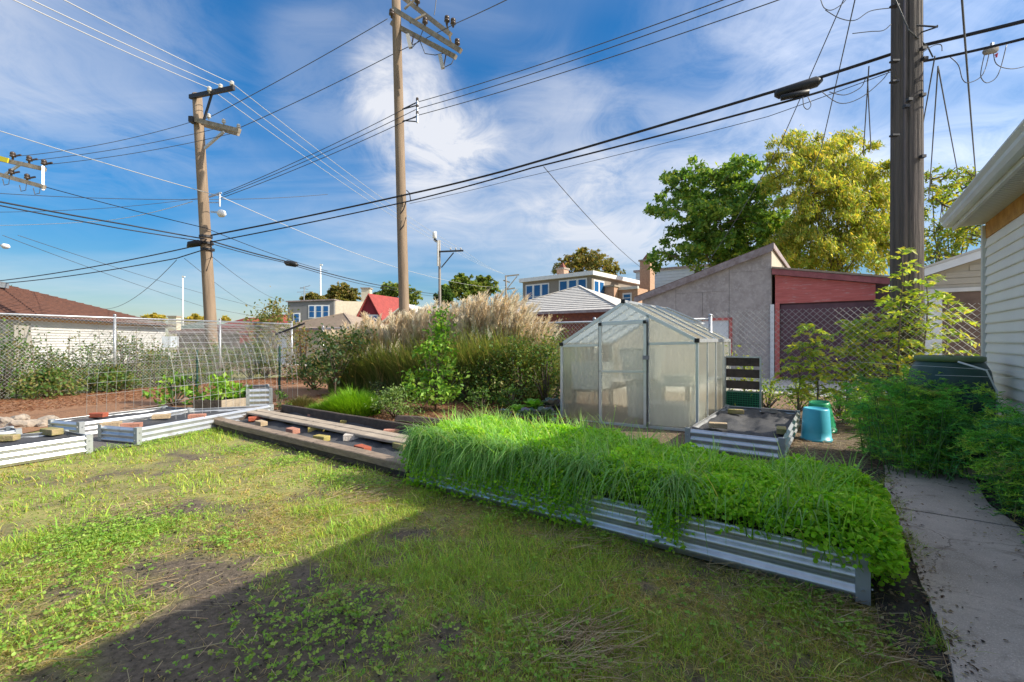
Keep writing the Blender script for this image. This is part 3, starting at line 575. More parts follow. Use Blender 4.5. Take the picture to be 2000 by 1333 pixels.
# ============================================================ GREENHOUSE
GA, GB0, GB1, GL, GE, GR = 6.38, -3.58, -1.53, 2.2, 1.22, 1.80
gh = thing('greenhouse', 'small aluminium greenhouse with cloudy polycarbonate panels and a gabled roof', 'greenhouse', AB(GA, GB1))
gh_tilt = R(1.7)
def GP(a, b, z):   # the frame has settled towards its left side
    dz = (b - GB1) * math.tan(gh_tilt); return AB(GA + a, b, z + dz + .02)
GM = (GB0 + GB1) / 2; bw = .036
def gbar(p, q, par=None, name='frame_bar', w_=bw, d_=.03, up=Z, mat='alum'): return MB().bar(p, q, w_, d_, up).to(name, M[mat], par or gh)
def gpan(pts, name='panel', par=None): return MB().poly(pts).to(name, M['poly'], par or gh)
d0, d1, dh = GM - .36, GM + .36, 1.50        # door opening
def eave(b): return GE + (GR - GE) * (1 - abs(b - GM) / (GM - GB0))
for a in (0.0, GL):
    gbar(GP(a, GB0, 0), GP(a, GB0, GE), up=U); gbar(GP(a, GB1, 0), GP(a, GB1, GE), up=U)
    gbar(GP(a, GB0, GE), GP(a, GM, GR), up=U, w_=.045); gbar(GP(a, GB1, GE), GP(a, GM, GR), up=U, w_=.045)
    gbar(GP(a, GB0, .02), GP(a, GB1, .02), up=U)
    if a == 0:
        gbar(GP(a, d0, 0), GP(a, d0, eave(d0)), up=U); gbar(GP(a, d1, 0), GP(a, d1, eave(d1)), up=U)
        gbar(GP(a, GB0, GE - .03), GP(a, d0, GE - .03), up=U); gbar(GP(a, d1, GE - .03), GP(a, GB1, GE - .03), up=U); gbar(GP(a, d0, dh + .02), GP(a, d1, dh + .02), up=U)
        gpan([GP(a + .01, GB0, .02), GP(a + .01, d0, .02), GP(a + .01, d0, GE - .03), GP(a + .01, GB0, GE - .03)])
        gpan([GP(a + .01, d1, .02), GP(a + .01, GB1, .02), GP(a + .01, GB1, GE - .03), GP(a + .01, d1, GE - .03)])
        gpan([GP(a + .012, GB0, GE - .03), GP(a + .012, d0, GE - .03), GP(a + .012, d0, eave(d0))])
        gpan([GP(a + .012, d1, GE - .03), GP(a + .012, GB1, GE - .03), GP(a + .012, d1, eave(d1))])
        gpan([GP(a + .012, d0, dh + .02), GP(a + .012, d1, dh + .02), GP(a + .012, d1, eave(d1)), GP(a + .012, GM, GR), GP(a + .012, d0, eave(d0))])
    else:
        for k in range(3): gpan([GP(a, GB0 + (GB1 - GB0) * k / 3, .02), GP(a, GB0 + (GB1 - GB0) * (k + 1) / 3, .02), GP(a, GB0 + (GB1 - GB0) * (k + 1) / 3, GE), GP(a, GB0 + (GB1 - GB0) * k / 3, GE)])
        gpan([GP(a, GB0, GE), GP(a, GB1, GE), GP(a, GM, GR)])
NP = 4
for b in (GB0, GB1):
    gbar(GP(0, b, GE), GP(GL, b, GE), w_=.05, d_=.05, name='gutter_bar'); gbar(GP(0, b, .02), GP(GL, b, .02))
    for k in range(NP):
        a0, a1 = GL * k / NP, GL * (k + 1) / NP
        if k: gbar(GP(a0, b, 0), GP(a0, b, GE), up=V, w_=.028)
        gpan([GP(a0, b, .02), GP(a1, b, .02), GP(a1, b, GE), GP(a0, b, GE)])
        gpan([GP(a0, b, GE + .012), GP(a1, b, GE + .012), GP(a1, GM, GR + .012), GP(a0, GM, GR + .012)], 'roof_panel')
        if k: gbar(GP(a0, b, GE + .02), GP(a0, GM, GR + .02), w_=.03, up=U)
gbar(GP(-.01, GM, GR + .02), GP(GL + .01, GM, GR + .02), w_=.06, d_=.035, name='ridge_bar')
for q in ((0, GB0, GE), (0, GB1, GE), (0, GM, GR + .02), (GL, GB1, GE)):
    MB().box(GP(q[0] - .012, q[1], q[2]), U, V, Z, .022, .028, .028).to('corner_cap', M['black_plastic'], gh)
vt = MB(); bq0, bq1 = GM + .12, GM + .72
pz = lambda b: eave(b) + .075
vt_o = gbar(GP(GL * .5, bq0, pz(bq0)), GP(GL * .5, bq1, pz(bq1) + .04), name='roof_vent', up=U)
gbar(GP(GL * .75, bq0, pz(bq0)), GP(GL * .75, bq1, pz(bq1) + .04), vt_o, 'vent_bar', up=U); gbar(GP(GL * .5, bq1, pz(bq1) + .04), GP(GL * .75, bq1, pz(bq1) + .04), vt_o, 'vent_bar')
gpan([GP(GL * .5, bq0, pz(bq0)), GP(GL * .75, bq0, pz(bq0)), GP(GL * .75, bq1, pz(bq1) + .04), GP(GL * .5, bq1, pz(bq1) + .04)], 'vent_panel', vt_o)
# sliding door with its own rails
dv = -.045
dr = gpan([GP(dv, d0 + .02, .03), GP(dv, d1 - .02, .03), GP(dv, d1 - .02, dh), GP(dv, d0 + .02, dh)], 'door')
for p, q in (((d0 + .02, .03), (d0 + .02, dh)), ((d1 - .02, .03), (d1 - .02, dh)), ((d0, dh), (d1, dh)), ((d0, .03), (d1, .03)), ((d0, .80), (d1, .80))):
    gbar(GP(dv - .005, p[0], p[1]), GP(dv - .005, q[0], q[1]), dr, 'door_rail', up=U, w_=.04 if p[1] != .80 else .028)
for b in (d0 + .02, d1 - .02): MB().box(GP(dv - .03, b, dh), U, V, Z, .01, .022, .022).to('door_cap', M['black_plastic'], dr)
for b in (d0 - .006, d1 + .006): gbar(GP(dv - .004, b, .03), GP(dv - .004, b, dh), dr, 'door_gasket', w_=.008, d_=.02, up=U, mat='black_plastic')
MB().box(GP(dv - .035, d1 + .0, 1.0), U, V, Z, .015, .045, .028).to('handle', pmat('handle_grey', (.25, .25, .26), None, rough=.5), dr)
# inside
def table(label, a0, a1, b0, b1, z, mat='plank'):
    t = thing('bench', label, 'bench', AB(GA + (a0 + a1) / 2, (b0 + b1) / 2, 0)); MB().hexa([GP(a0, b0, z - .04), GP(a1, b0, z - .04), GP(a1, b1, z - .04), GP(a0, b1, z - .04), GP(a0, b0, z), GP(a1, b0, z), GP(a1, b1, z), GP(a0, b1, z)]).to('bench_top', M[mat], t)
    for a in (a0 + .03, a1 - .03):
        for b in (b0 + .03, b1 - .03): MB().bar(GP(a, b, 0), GP(a, b, z - .04), .04, .04, U).to('leg', M[mat], t)
table('white staging bench inside the greenhouse, along the right wall', .25, 2.0, GB1 - .6, GB1 - .08, .62, 'white')
table('potting bench inside the greenhouse, along the left wall', .2, 2.0, GB0 + .08, GB0 + .58, .5, 'plank')
def tub(label, a, b, z, s=(.24, .24), hh=.28, mat='paper_white', name='storage_tub'):
    t = thing(name, label, 'tub', GP(a, b, z)); m = MB(); k = .85
    lo = [GP(a + x * s[0] * k, b + y * s[1] * k, z) for x, y in ((-1, -1), (1, -1), (1, 1), (-1, 1))]; hi = [GP(a + x * s[0], b + y * s[1], z + hh) for x, y in ((-1, -1), (1, -1), (1, 1), (-1, 1))]
    inn = [GP(a + x * s[0] * .9, b + y * s[1] * .9, z + hh) for x, y in ((-1, -1), (1, -1), (1, 1), (-1, 1))]; bt = [GP(a + x * s[0] * .8, b + y * s[1] * .8, z + .03) for x, y in ((-1, -1), (1, -1), (1, 1), (-1, 1))]
    m.add(lo + hi + inn + bt, [(3, 2, 1, 0)] + [(i, (i + 1) % 4, 4 + (i + 1) % 4, 4 + i) for i in range(4)] + [(4 + i, 4 + (i + 1) % 4, 8 + (i + 1) % 4, 8 + i) for i in range(4)] + [(8 + i, 8 + (i + 1) % 4, 12 + (i + 1) % 4, 12 + i) for i in range(4)] + [(12, 13, 14, 15)])
    m.to('body', M[mat], t); MB().bar(GP(a - s[0], b - s[1], z + hh), GP(a - s[0], b + s[1], z + hh), .03, .02).to('rim', M[mat], t)
tub('large white tub seen through the left front panel of the greenhouse', .42, GB0 + .36, .5, (.26, .28), .42)
tub('white tub deep inside the greenhouse behind the door', 1.2, GM - .1, .62, (.25, .3), .5)
tub('stack of white trays on the greenhouse floor behind the door', 1.0, GM + .02, .02, (.22, .26), .58)
tub('low white tray on the bench behind the right front panel', .6, GB1 - .35, .62, (.2, .22), .1)
lg = thing('floor_tub', 'pale storage box on the greenhouse floor at the right', 'box', GP(.4, GB1 - .4, .02)); MB().hexa([GP(.2, GB1 - .75, .02), GP(.7, GB1 - .75, .02), GP(.7, GB1 - .15, .02), GP(.2, GB1 - .15, .02), GP(.2, GB1 - .75, .3), GP(.7, GB1 - .75, .3), GP(.7, GB1 - .15, .3), GP(.2, GB1 - .15, .3)]).to('body', M['paper_white'], lg); MB().hexa([GP(.18, GB1 - .77, .302), GP(.72, GB1 - .77, .302), GP(.72, GB1 - .13, .302), GP(.18, GB1 - .13, .302), GP(.18, GB1 - .77, .33), GP(.72, GB1 - .77, .33), GP(.72, GB1 - .13, .33), GP(.18, GB1 - .13, .33)]).to('lid', M['paper_white'], lg)

# ============================================================ SMALL THINGS ON THE RIGHT
def bucket(label, p, r0_, r1_, hh, mat, tilt=(0, 0), name='bucket'):
    t = thing(name, label, 'bucket', p); p = Vector(p)
    m = MB(); m.lathe((0, 0, 0), [(r0_ * 1.06, 0), (r0_ * 1.06, .03), (r0_, .032), (r0_ * .97, hh * .3), (r1_ * 1.02, hh * .95), (r1_ * .96, hh), (r1_ * .9, hh), (r1_ * .88, hh - .012), (.01, hh - .012)], 28)
    o = obj('body', mesh('body', m.v, m.f, None, True), M[mat], t); o.rotation_euler = (tilt[0], tilt[1], 0); return t
bucket('bright blue plastic bucket standing upside down on the ground', G(1594, 860), .162, .138, .40, 'blue_plastic')
bucket('green plastic bucket leaning behind the blue bucket', G(1604, 844) + Z * .015, .17, .12, .40, 'green_plastic', (R(4), R(-7)))
# rain barrel with a rimmed lid
bp_ = AB(6.02, .86); rb = thing('rain_barrel', 'dark green rain barrel with round lid beside the house corner', 'barrel', bp_)
m = MB(); m.lathe(bp_ + Z * .1, [(.25, 0), (.29, .08), (.31, .3), (.315, .5), (.31, .7), (.285, .86), (.25, .93), (.23, .95), (.22, .95)], 28); m.to('body', M['barrel'], rb, True)
m = MB(); m.lathe(bp_ + Z * 1.04, [(.235, 0), (.255, .015), (.255, .05), (.235, .055), (.225, .035), (.1, .03), (.01, .03)], 28); m.to('lid', M['barrel_lid'], rb, True)
m = MB(); m.lathe(bp_ + Z * 1.071, [(.035, 0), (.035, .03), (.01, .032)], 12); m.to('lid_knob', M['barrel_lid'], rb, True)
m = MB(); m.hexa([bp_ + V * x + U * y for x, y in ((-.28, -.28), (.28, -.28), (.28, .28), (-.28, .28))] + [bp_ + V * x + U * y + Z * .1 for x, y in ((-.28, -.28), (.28, -.28), (.28, .28), (-.28, .28))]); m.to('stand', M['concrete'], rb)
m = MB(); m.tube([bp_ + V * .02 - U * .27 + Z * 1.05, bp_ + V * .2 - U * .3 + Z * .98, bp_ + V * .27 - U * .26 + Z * .8, bp_ + V * .28 - U * .25 + Z * .3], .008, 8); m.to('hose', M['paper_white'], rb, True)
# wire-and-board gate frame with green netting
gf0 = AB(7.95, -1.48); gf1 = AB(7.95, -.98)
gt = thing('wire_panel', 'small wire frame panel with green netting beside the greenhouse', 'wire panel', gf0)
for p, q in ((gf0, gf0 + Z * .98), (gf1, gf1 + Z * .98), (gf0 + Z * .98, gf1 + Z * .98), (gf0 + Z * .02, gf1 + Z * .02)): MB().bar(p, q, .025, .025, U).to('frame_bar', M['galv'], gt)
for z in (.92, .74, .56): MB().bar(gf0 + Z * (z - .02) + U * .03, gf1 + Z * (z - .02) + U * .03, .012, .13).to('slat', M['timber_d'], gt)
A_, B_ = [], []
for k in range(15): A_.append(gf0.lerp(gf1, k / 14) - U * .014); B_.append(gf0.lerp(gf1, k / 14) - U * .014 + Z * .42)
for k in range(13): A_.append(gf0 - U * .014 + Z * (.01 + k * .034)); B_.append(gf1 - U * .014 + Z * (.01 + k * .034))
v, f = segs([tuple(x) for x in A_], [tuple(x) for x in B_], .0035); tag(part('netting', v, f, M['green_plastic'], gt), kind='stuff')
MB().hexa([gf0 + U * .05, gf1 + U * .05, gf1 + U * .3, gf0 + U * .3, gf0 + U * .05 + Z * .42, gf1 + U * .05 + Z * .42, gf1 + U * .3 + Z * .42, gf0 + U * .3 + Z * .42]).to('crate', M['green_steel'], gt)
gl_ = gf0.lerp(gf1, .45) + U * .35; n_ = 260; pp = np.array(gl_)[None] + rng.normal(size=(n_, 3)) * np.array([.13, .13, .28]) + np.array([0, 0, .62]); pp[:, 2] = np.clip(pp[:, 2], .1, 1.15)
v, f, k = leaves(pp, .075, .5, .8); t_ = thing('vine_plant', 'yellow green leaves growing through the slatted wire panel', 'plant', gl_); part('foliage', v, f, M['leaf'], t_, np.repeat(pal(n_, [(.34, .46, .06), (.44, .5, .08), (.22, .34, .05)]), k, 0)); MB().tube([gl_, gl_ + Z * .9], .012, 6).to('stem', M['bark'], t_)
# wall-side garden stake wire and straw twine
for i, (p0, p1, lb) in enumerate([(AB(4.9, .62, .97), AB(4.9, 1.23, .97), 'thin white string stretched over the nearer ferns to the house'), (AB(6.0, .1, 1.02), AB(5.2, 1.22, 1.0), 'thin white string stretched across the ferns by the barrel')]):
    o = MB().tube([p0, p1], .0012, 5).to('string', M['white']); tag(o, lb, 'string')

# ============================================================ FENCES
def chain_fence(label, p, q, hgt, posts, gap=.085, r=.0028, rail=True, skip=None):
    p = Vector(p); q = Vector(q); L_ = (q - p).length; d = (q - p) / L_; t = thing('chain_link_fence', label, 'fence', p)
    for s in posts:
        m = MB(); c = p + d * s; m.tube([c, c + Z * (hgt + .05)], .03, 10); o = m.to('post', M['galv'], t, True); MB().lathe(c + Z * (hgt + .05), [(.034, 0), (.034, .02), (.012, .04)], 10).to('post_cap', M['galv'], o, True)
    if rail: MB().tube([p + Z * hgt, q + Z * hgt], .021, 8).to('top_rail', M['galv'], t, True)
    z0, z1 = .03, hgt - .0; H_ = z1 - z0; A, B = [], []; n = np.array(d.cross(Z)) * .035; P_ = np.array(p) + n; D_ = np.array(d)
    for sgn in (1, -1):
        s = -H_ if sgn > 0 else 0.0
        while s < L_ + (0 if sgn > 0 else H_):
            l0, l1 = s, s + sgn * H_; za, zb2 = z0, z1
            def clip(l, lo, hi): return min(max(l, lo), hi)
            a0, a1 = clip(l0, 0, L_), clip(l1, 0, L_)
            if a0 != a1:
                za = z0 + (a0 - l0) * sgn; zb2 = z0 + (a1 - l0) * sgn
                A.append(P_ + D_ * a0 + np.array([0, 0, za])); B.append(P_ + D_ * a1 + np.array([0, 0, zb2]))
            s += gap
    v, f = segs(A, B, r); o = part('wire_mesh', v, f, M['galv_wire'], t); tag(o, kind='stuff'); return t
chain_fence('tall chain link fence along the left side behind the metal beds', LF(10.0), LF(0), 1.78, [.25, 2.7, 5.15, 7.64, 10.0], .075, .0021)
BF0 = AB(FA, LF0.x * V.x + LF0.y * V.y)
chain_fence('chain link back fence running behind the feathery grasses to the greenhouse', AB(FA, -13.2), AB(FA, -1.75), 1.6, [0.05, 2.5, 4.9, 7.3, 9.3, 11.43], .085, .0027)
chain_fence('chain link fence with weeds in front of the sheds, right of greenhouse', AB(FA + .03, -1.72), AB(FA + .03, 3.6), 1.72, [3.3, 5.3], .09, .0022, rail=False)
o = MB().bar(P(538, 654, 13.6), P(595, 632, 13.4), .03, .05).to('brace_arm', M['black_steel']); tag(o, 'dark metal arm sticking out from the fence corner post', 'arm')

# ============================================================ TRELLIS ARCH AND STAKES
nl = Vector((-6.45, 6.95, .1)); nr = Vector((-4.62, 6.3, .12)); td = Vector((.2, .98, 0)).normalized()
ta = thing('trellis_arch', 'arched wire grid trellis spanning the metal beds', 'trellis', (nl + nr) / 2)
def arch(s, l): # s 0..1 round the arch
    an = math.pi * (1 - s); c = (nl + nr) / 2; e = (nr - nl) / 2
    x = math.cos(an); zz = math.sin(an); return c + e * (math.copysign(abs(x) ** .75, x)) + Z * (1.42 * zz ** .7) + td * l
A, B = [], []; LT = 2.54; ns = 44
wires_l = np.linspace(0, LT, 19); wires_s = np.linspace(0, 1, 30)
for l in wires_l:
    pts = [arch(k / ns, l) for k in range(ns + 1)]
    for k in range(ns): A.append(tuple(pts[k])); B.append(tuple(pts[k + 1]))
for s in wires_s: A.append(tuple(arch(s, 0))); B.append(tuple(arch(s, LT)))
v, f = segs(A, B, .0026); tag(part('wire_grid', v, f, M['galv_wire'], ta), kind='stuff')
for (px, py, d, hh, lb) in [(385, 770, 9.2, 1.05, 'green metal stake inside the arch, left one'), (546, 775, 9.6, 1.12, 'green metal stake at the right end of the trellis arch')]:
    p = P(px, py, d); p.z = 0; o = MB().bar(p, p + Z * hh, .035, .03, U).add([p + Vector((-.02, -.03, .3)), p + Vector((.02, -.03, .3)), p + Vector((.02, -.03, .45)), p + Vector((-.02, -.03, .45))], [(0, 1, 2, 3)]).to('garden_stake', M['green_steel']); tag(o, lb, 'stake')
# ============================================================ BUILDINGS
def zpx(py, Y): return EYE + (HYP - py) / FOC * Y
# --- weathered plywood shed with a single-pitch roof
S0 = G(1507, 740); S0.z = 0
def SP(t, z, dep=0.0): return S0 + V * t + U * dep + Z * z
sh = thing('shed', 'grey weathered plywood shed with single-pitch roof across the alley', 'shed', S0)
zl, zr, tl, SD = 2.86, 4.22, -4.25, 5.8
zt = lambda t: zr + (zl - zr) * (t / tl)
MB().prism([SP(tl, 0, .03), SP(0, 0, .03), SP(0, zr - .03, .03), SP(tl, zl - .03, .03)], U * SD).to('wall', M['siding_tan'], sh)
def panel(t0, t1, z0, z1=None):
    g = .006; pts = [SP(t0 + g, z0), SP(t1 - g, z0), SP(t1 - g, (z1 - g) if z1 else zt(t1) - .02), SP(t0 + g, (z1 - g) if z1 else zt(t0) - .02)]
    MB().prism(pts, U * .03).to('plywood_panel', M['osb'], sh)
panel(tl, -3.01, 0, 1.6); panel(tl, -3.01, 1.6); panel(-3.01, -1.25, 0, 1.0); panel(-3.01, -2.1, 1.0, 2.9); panel(-2.1, -1.25, 1.95, 2.9); panel(-3.01, -1.25, 2.9); panel(-1.25, 0, 0, 1.1); panel(-1.25, 0, 1.1, 3.5); panel(-1.25, 0, 3.5)
wn = MB().hexa([SP(-2.08, 1.02, -.005), SP(-1.27, 1.02, -.005), SP(-1.27, 1.02, .03), SP(-2.08, 1.02, .03), SP(-2.08, 1.93, -.005), SP(-1.27, 1.93, -.005), SP(-1.27, 1.93, .03), SP(-2.08, 1.93, .03)]).to('window', M['white'], sh)
for p, q in ((( -2.12, 1.95), (-1.16, 1.95)), ((-1.2, 0.6), (-1.2, 1.99))): MB().bar(SP(p[0], p[1], -.02), SP(q[0], q[1], -.02), .09, .04, U).to('window_frame', M['red_paint'], wn)
MB().hexa([SP(tl - .25, zt(tl - .25) - .16, -.16), SP(.04, zr - .14, -.16), SP(.04, zr - .14, -.12), SP(tl - .25, zt(tl - .25) - .16, -.12), SP(tl - .25, zt(tl - .25) + .06, -.16), SP(.04, zr + .1, -.16), SP(.04, zr + .1, -.12), SP(tl - .25, zt(tl - .25) + .06, -.12)]).to('fascia', M['trim_grey'], sh)
MB().hexa([SP(tl - .25, zt(tl - .25) + .0, -.118), SP(.04, zr + .02, -.118), SP(.04, zr + .02, SD + .2), SP(tl - .25, zt(tl - .25), SD + .2), SP(tl - .25, zt(tl - .25) + .09, -.118), SP(.04, zr + .12, -.118), SP(.04, zr + .12, SD + .2), SP(tl - .25, zt(tl - .25) + .09, SD + .2)]).to('roof', M['roof_brown'], sh)
MB().bar(SP(.06, zr + .03, -.16), SP(.06, zr + .03, SD + .2), .04, .17).to('side_fascia', M['trim_grey'], sh)
MB().bar(SP(.02, 0, -.03), SP(.02, 2.38, -.03), .11, .05, U).to('corner_board', M['white'], sh)
# --- red lean-to garage with a dark door
rg = thing('lean_to', 'faded red lean-to garage with dark maroon door, joined to the shed', 'garage', SP(1.6, 0))
MB().prism([SP(.1, 2.40), SP(2.62, 2.40), SP(2.62, 2.86), SP(.1, 3.32)], U * .04).to('header_board', M['red_paint'], rg)
MB().prism([SP(.1, 0, .1), SP(3.9, 0, .1), SP(3.9, 2.6, .1), SP(.1, 3.3, .1)], U * 5.5).to('wall', M['maroon'], rg)
MB().prism([SP(.02, 3.34, -.12), SP(3.0, 2.80, -.12), SP(3.0, 2.97, -.12), SP(.02, 3.52, -.12)], U * .04).to('fascia', M['red_trim'], rg)
MB().prism([SP(.02, 3.53, -.14), SP(3.05, 2.975, -.14), SP(3.05, 3.03, -.14), SP(.02, 3.585, -.14)], U * 5.9).to('roof', M['roof_tan'], rg)
MB().bar(SP(.16, 0, .0), SP(.16, 2.4, .0), .13, .05, U).to('post', M['red_paint'], rg)
for k in range(4): MB().hexa([SP(.25, .02 + k * .59, .06), SP(3.6, .02 + k * .59, .06), SP(3.6, .02 + k * .59, .095), SP(.25, .02 + k * .59, .095), SP(.25, .59 + k * .59, .06), SP(3.6, .59 + k * .59, .06), SP(3.6, .59 + k * .59, .095), SP(.25, .59 + k * .59, .095)]).to('door_panel', M['maroon'], rg)
# --- tan garage seen beyond the house corner
K0 = P(1806, 700, 11.3); K0.z = 0
def KP(t, z, dep=0.0): return K0 + V * t + U * dep + Z * z
kg = thing('garage', 'tan sided garage with white fascia and brown door behind the fence', 'garage', K0)
gz0, gz1 = zpx(536, 11.3), zpx(497, 10.6)
MB().prism([KP(-.1, 0), KP(3.4, 0), KP(3.4, gz0 + 1.15), KP(-.1, gz0 - .1)], U * 6).to('wall', M['siding_tan'], kg)
for k in range(10):
    z = 2.5 + k * .15
    t0 = max(-.1, (z + .15 - gz0 + .05) * 2.8)
    if t0 < 3.3: MB().bar(KP(t0, z, -.012), KP(3.4, z, -.012), .02, .135).to('siding_board', M['siding_tan'], kg)
MB().prism([KP(-.4, gz0 - .2, -.2), KP(3.4, gz0 + 1.12, -.2), KP(3.4, gz0 + 1.32, -.2), KP(-.4, gz0 - .02, -.2)], U * .05).to('fascia', M['white'], kg)
MB().prism([KP(-.4, gz0 - .015, -.22), KP(3.4, gz0 + 1.325, -.22), KP(3.4, gz0 + 1.38, -.22), KP(-.4, gz0 + .04, -.22)], U * 6.5).to('roof', M['roof_grey'], kg)
MB().hexa([KP(.32, .02, -.03), KP(3.2, .02, -.03), KP(3.2, .02, -.005), KP(.32, .02, -.005), KP(.32, 2.38, -.03), KP(3.2, 2.38, -.03), KP(3.2, 2.38, -.005), KP(.32, 2.38, -.005)]).to('door', M['brown_door'], kg)
MB().bar(KP(.15, 0, -.03), KP(.15, 2.4, -.03), .32, .06, U).to('door_post', M['white'], kg)
MB().bar(KP(-.1, 2.44, -.04), KP(3.4, 2.44, -.04), .05, .09).to('door_lintel', M['soffit'], kg)

def hip_garage(label, c, e1, e2, w1, w2, ze, za, rmat, wmat, ov=.35, ridge=0.0, name='garage', group=None):
    """c: near corner, e1/e2: unit directions of its two sides"""
    c = Vector(c); c.z = 0; e1 = Vector(e1); e2 = Vector(e2); t = thing(name, label, 'garage', c, group)
    q = lambda x, y, z: c + e1 * x + e2 * y + Z * z
    MB().hexa([q(0, 0, 0), q(w1, 0, 0), q(w1, w2, 0), q(0, w2, 0), q(0, 0, ze), q(w1, 0, ze), q(w1, w2, ze), q(0, w2, ze)]).to('wall', M[wmat], t)
    e = [q(-ov, -ov, ze), q(w1 + ov, -ov, ze), q(w1 + ov, w2 + ov, ze), q(-ov, w2 + ov, ze)]; r1, r2 = q(w1 / 2 - ridge / 2, w2 / 2, za), q(w1 / 2 + ridge / 2, w2 / 2, za)
    m = MB(); m.add(e + [r1, r2], [(3, 2, 1, 0), (0, 1, 5, 4), (1, 2, 5), (2, 3, 4, 5), (3, 0, 4)]); ro = m.to('roof', M[rmat], t)
    MB().bar(e[0] - Z * .06, e[1] - Z * .06, .04, .12).to('fascia', M['trim_grey'], t); MB().bar(e[3] - Z * .06, e[0] - Z * .06, .04, .12).to('fascia', M['trim_grey'], t)
    for i, rr in ((0, r1), (1, r2)): MB().bar(e[i] + Z * .02, rr + Z * .02, .12, .03).to('hip_cap', M[rmat], ro)
    # shingle courses on the two sides in view
    for (a, b, t1, t2) in ((e[0], e[1], r1, r2), (e[3], e[0], r1, r1)):
        nc = 14; mm = MB()
        for k in range(1, nc):
            s = k / nc; mm.bar(a.lerp(t1, s) + Z * .012, b.lerp(t2, s) + Z * .012, .05, .006)
        o_ = mm.to('shingle_courses', M[rmat], ro); tag(o_, kind='stuff')
    return t, q
kc = Vector((4.28, 18.7, 0))
t, q = hip_garage('brick garage with pale grey hipped shingle roof behind the greenhouse', kc - V * 6.5, V, U, 6.5, 6.0, 2.5, 3.95, 'roof_grey', 'brick_wall')
# --- white garage with brown hip roof at left
wl = P(0, 622, 16.0); wr = P(322, 641, 29.0); wl.z = wr.z = 0; wd_ = (wr - wl).normalized(); wb = Vector((-wd_.y, wd_.x, 0)); W0 = wl - wd_ * 6
wg = thing('garage', 'long white clapboard garage with brown shingle roof behind the left fence', 'garage', W0)
Lw = (wr - W0).length; q = lambda x, y, z: W0 + wd_ * x + wb * y + Z * z
MB().hexa([q(0, 0, 0), q(Lw, 0, 0), q(Lw, 7, 0), q(0, 7, 0), q(0, 0, 2.0), q(Lw, 0, 2.0), q(Lw, 7, 2.0), q(0, 7, 2.0)]).to('wall', M['siding_w'], wg)
for k in range(17): MB().prism([q(0, -.045, .1 + k * .11), q(0, 0, .1 + k * .11), q(0, 0, .208 + k * .11), q(0, -.006, .208 + k * .11)], wd_ * Lw).to('siding_board', M['siding_w'], wg)
MB().bar(q(-.3, -.03, 2.03), q(Lw + .3, -.03, 2.03), .06, .12).to('frieze_board', M['osb_orange'], wg)
e = [q(-.4, -.45, 2.12), q(Lw + .45, -.45, 2.12), q(Lw + .45, 7.45, 2.12), q(-.4, 7.45, 2.12)]; r1, r2 = q(3.5, 3.5, 3.85), q(Lw - 8.6, 3.5, 3.85)
ro = MB().add(e + [r1, r2], [(3, 2, 1, 0), (0, 1, 5, 4), (1, 2, 5), (2, 3, 4, 5), (3, 0, 4)]).to('roof', M['roof_brown'], wg)
MB().bar(e[0] - Z * .02, e[1] - Z * .02, .03, .05).to('eave_trim', M['black_steel'], wg)
mm = MB()
for k in range(1, 24): mm.bar(e[0].lerp(r1, k / 24) + Z * .012, e[1].lerp(r2, k / 24) + Z * .012, .05, .02)
tag(mm.to('shingle_courses', M['roof_brown'], ro), kind='stuff')
vtp = r2 - wd_ * 1.0 - wb * .9 - Z * .3; MB().box(vtp, wd_, wb, Z, .35, .3, .12).to('roof_vent', M['galv'], ro)
MB().box(q(6.2, -.05, .95), wd_, wb, Z, 1.2, .03, .95).to('door', M['ply_grey'], wg)
sg = thing('sign_box', 'pale rectangular electric box at the corner of the white garage', 'box', P(335, 668, 25)); MB().box(P(333, 668, 25), wd_, wb, Z, .55, .2, .3).to('box_body', M['pale_blue'], sg)

def gable_house(label, c, e1, e2, w1, w2, ze, za, rmat, wmat, name='house', group=None, cat='house'):
    """gable end faces along -e2"""
    c = Vector(c); c.z = 0; e1 = Vector(e1); e2 = Vector(e2); t = thing(name, label, cat, c, group); q = lambda x, y, z: c + e1 * x + e2 * y + Z * z
    MB().prism([q(0, 0, 0), q(w1, 0, 0), q(w1, 0, ze), q(w1 / 2, 0, za), q(0, 0, ze)], e2 * w2).to('wall', M[wmat], t)
    s = (za - ze) / (w1 / 2); o = .3
    for sx in (0, 1):
        x0, x1 = (-o, w1 / 2) if sx == 0 else (w1 / 2, w1 + o); z0, z1 = (ze - o * s, za) if sx == 0 else (za, ze - o * s)
        MB().hexa([q(x0, -.3, z0), q(x1, -.3, z1), q(x1, w2 + .3, z1), q(x0, w2 + .3, z0), q(x0, -.3, z0 + .12), q(x1, -.3, z1 + .12), q(x1, w2 + .3, z1 + .12), q(x0, w2 + .3, z0 + .12)]).to('roof', M[rmat], t)
    return t, q
def window(par, q, x0, x1, z0, z1, n=1, y=-.03, fr=.12):
    for k in range(n):
        a, b = x0 + (x1 - x0) * k / n, x0 + (x1 - x0) * (k + 1) / n
        o = MB().hexa([q(a, y, z0), q(b, y, z0), q(b, .02, z0), q(a, .02, z0), q(a, y, z1), q(b, y, z1), q(b, .02, z1), q(a, .02, z1)]).to('window', M['white'], par)
        zm = (z0 + z1) / 2
        for (za_, zb_) in ((z0 + fr, zm - .03), (zm + .03, z1 - fr)):
            MB().hexa([q(a + fr, y - .02, za_), q(b - fr, y - .02, za_), q(b - fr, y + .01, za_), q(a + fr, y + .01, za_), q(a + fr, y - .02, zb_), q(b - fr, y - .02, zb_), q(b - fr, y + .01, zb_), q(a + fr, y + .01, zb_)]).to('pane', M['glass'], o)
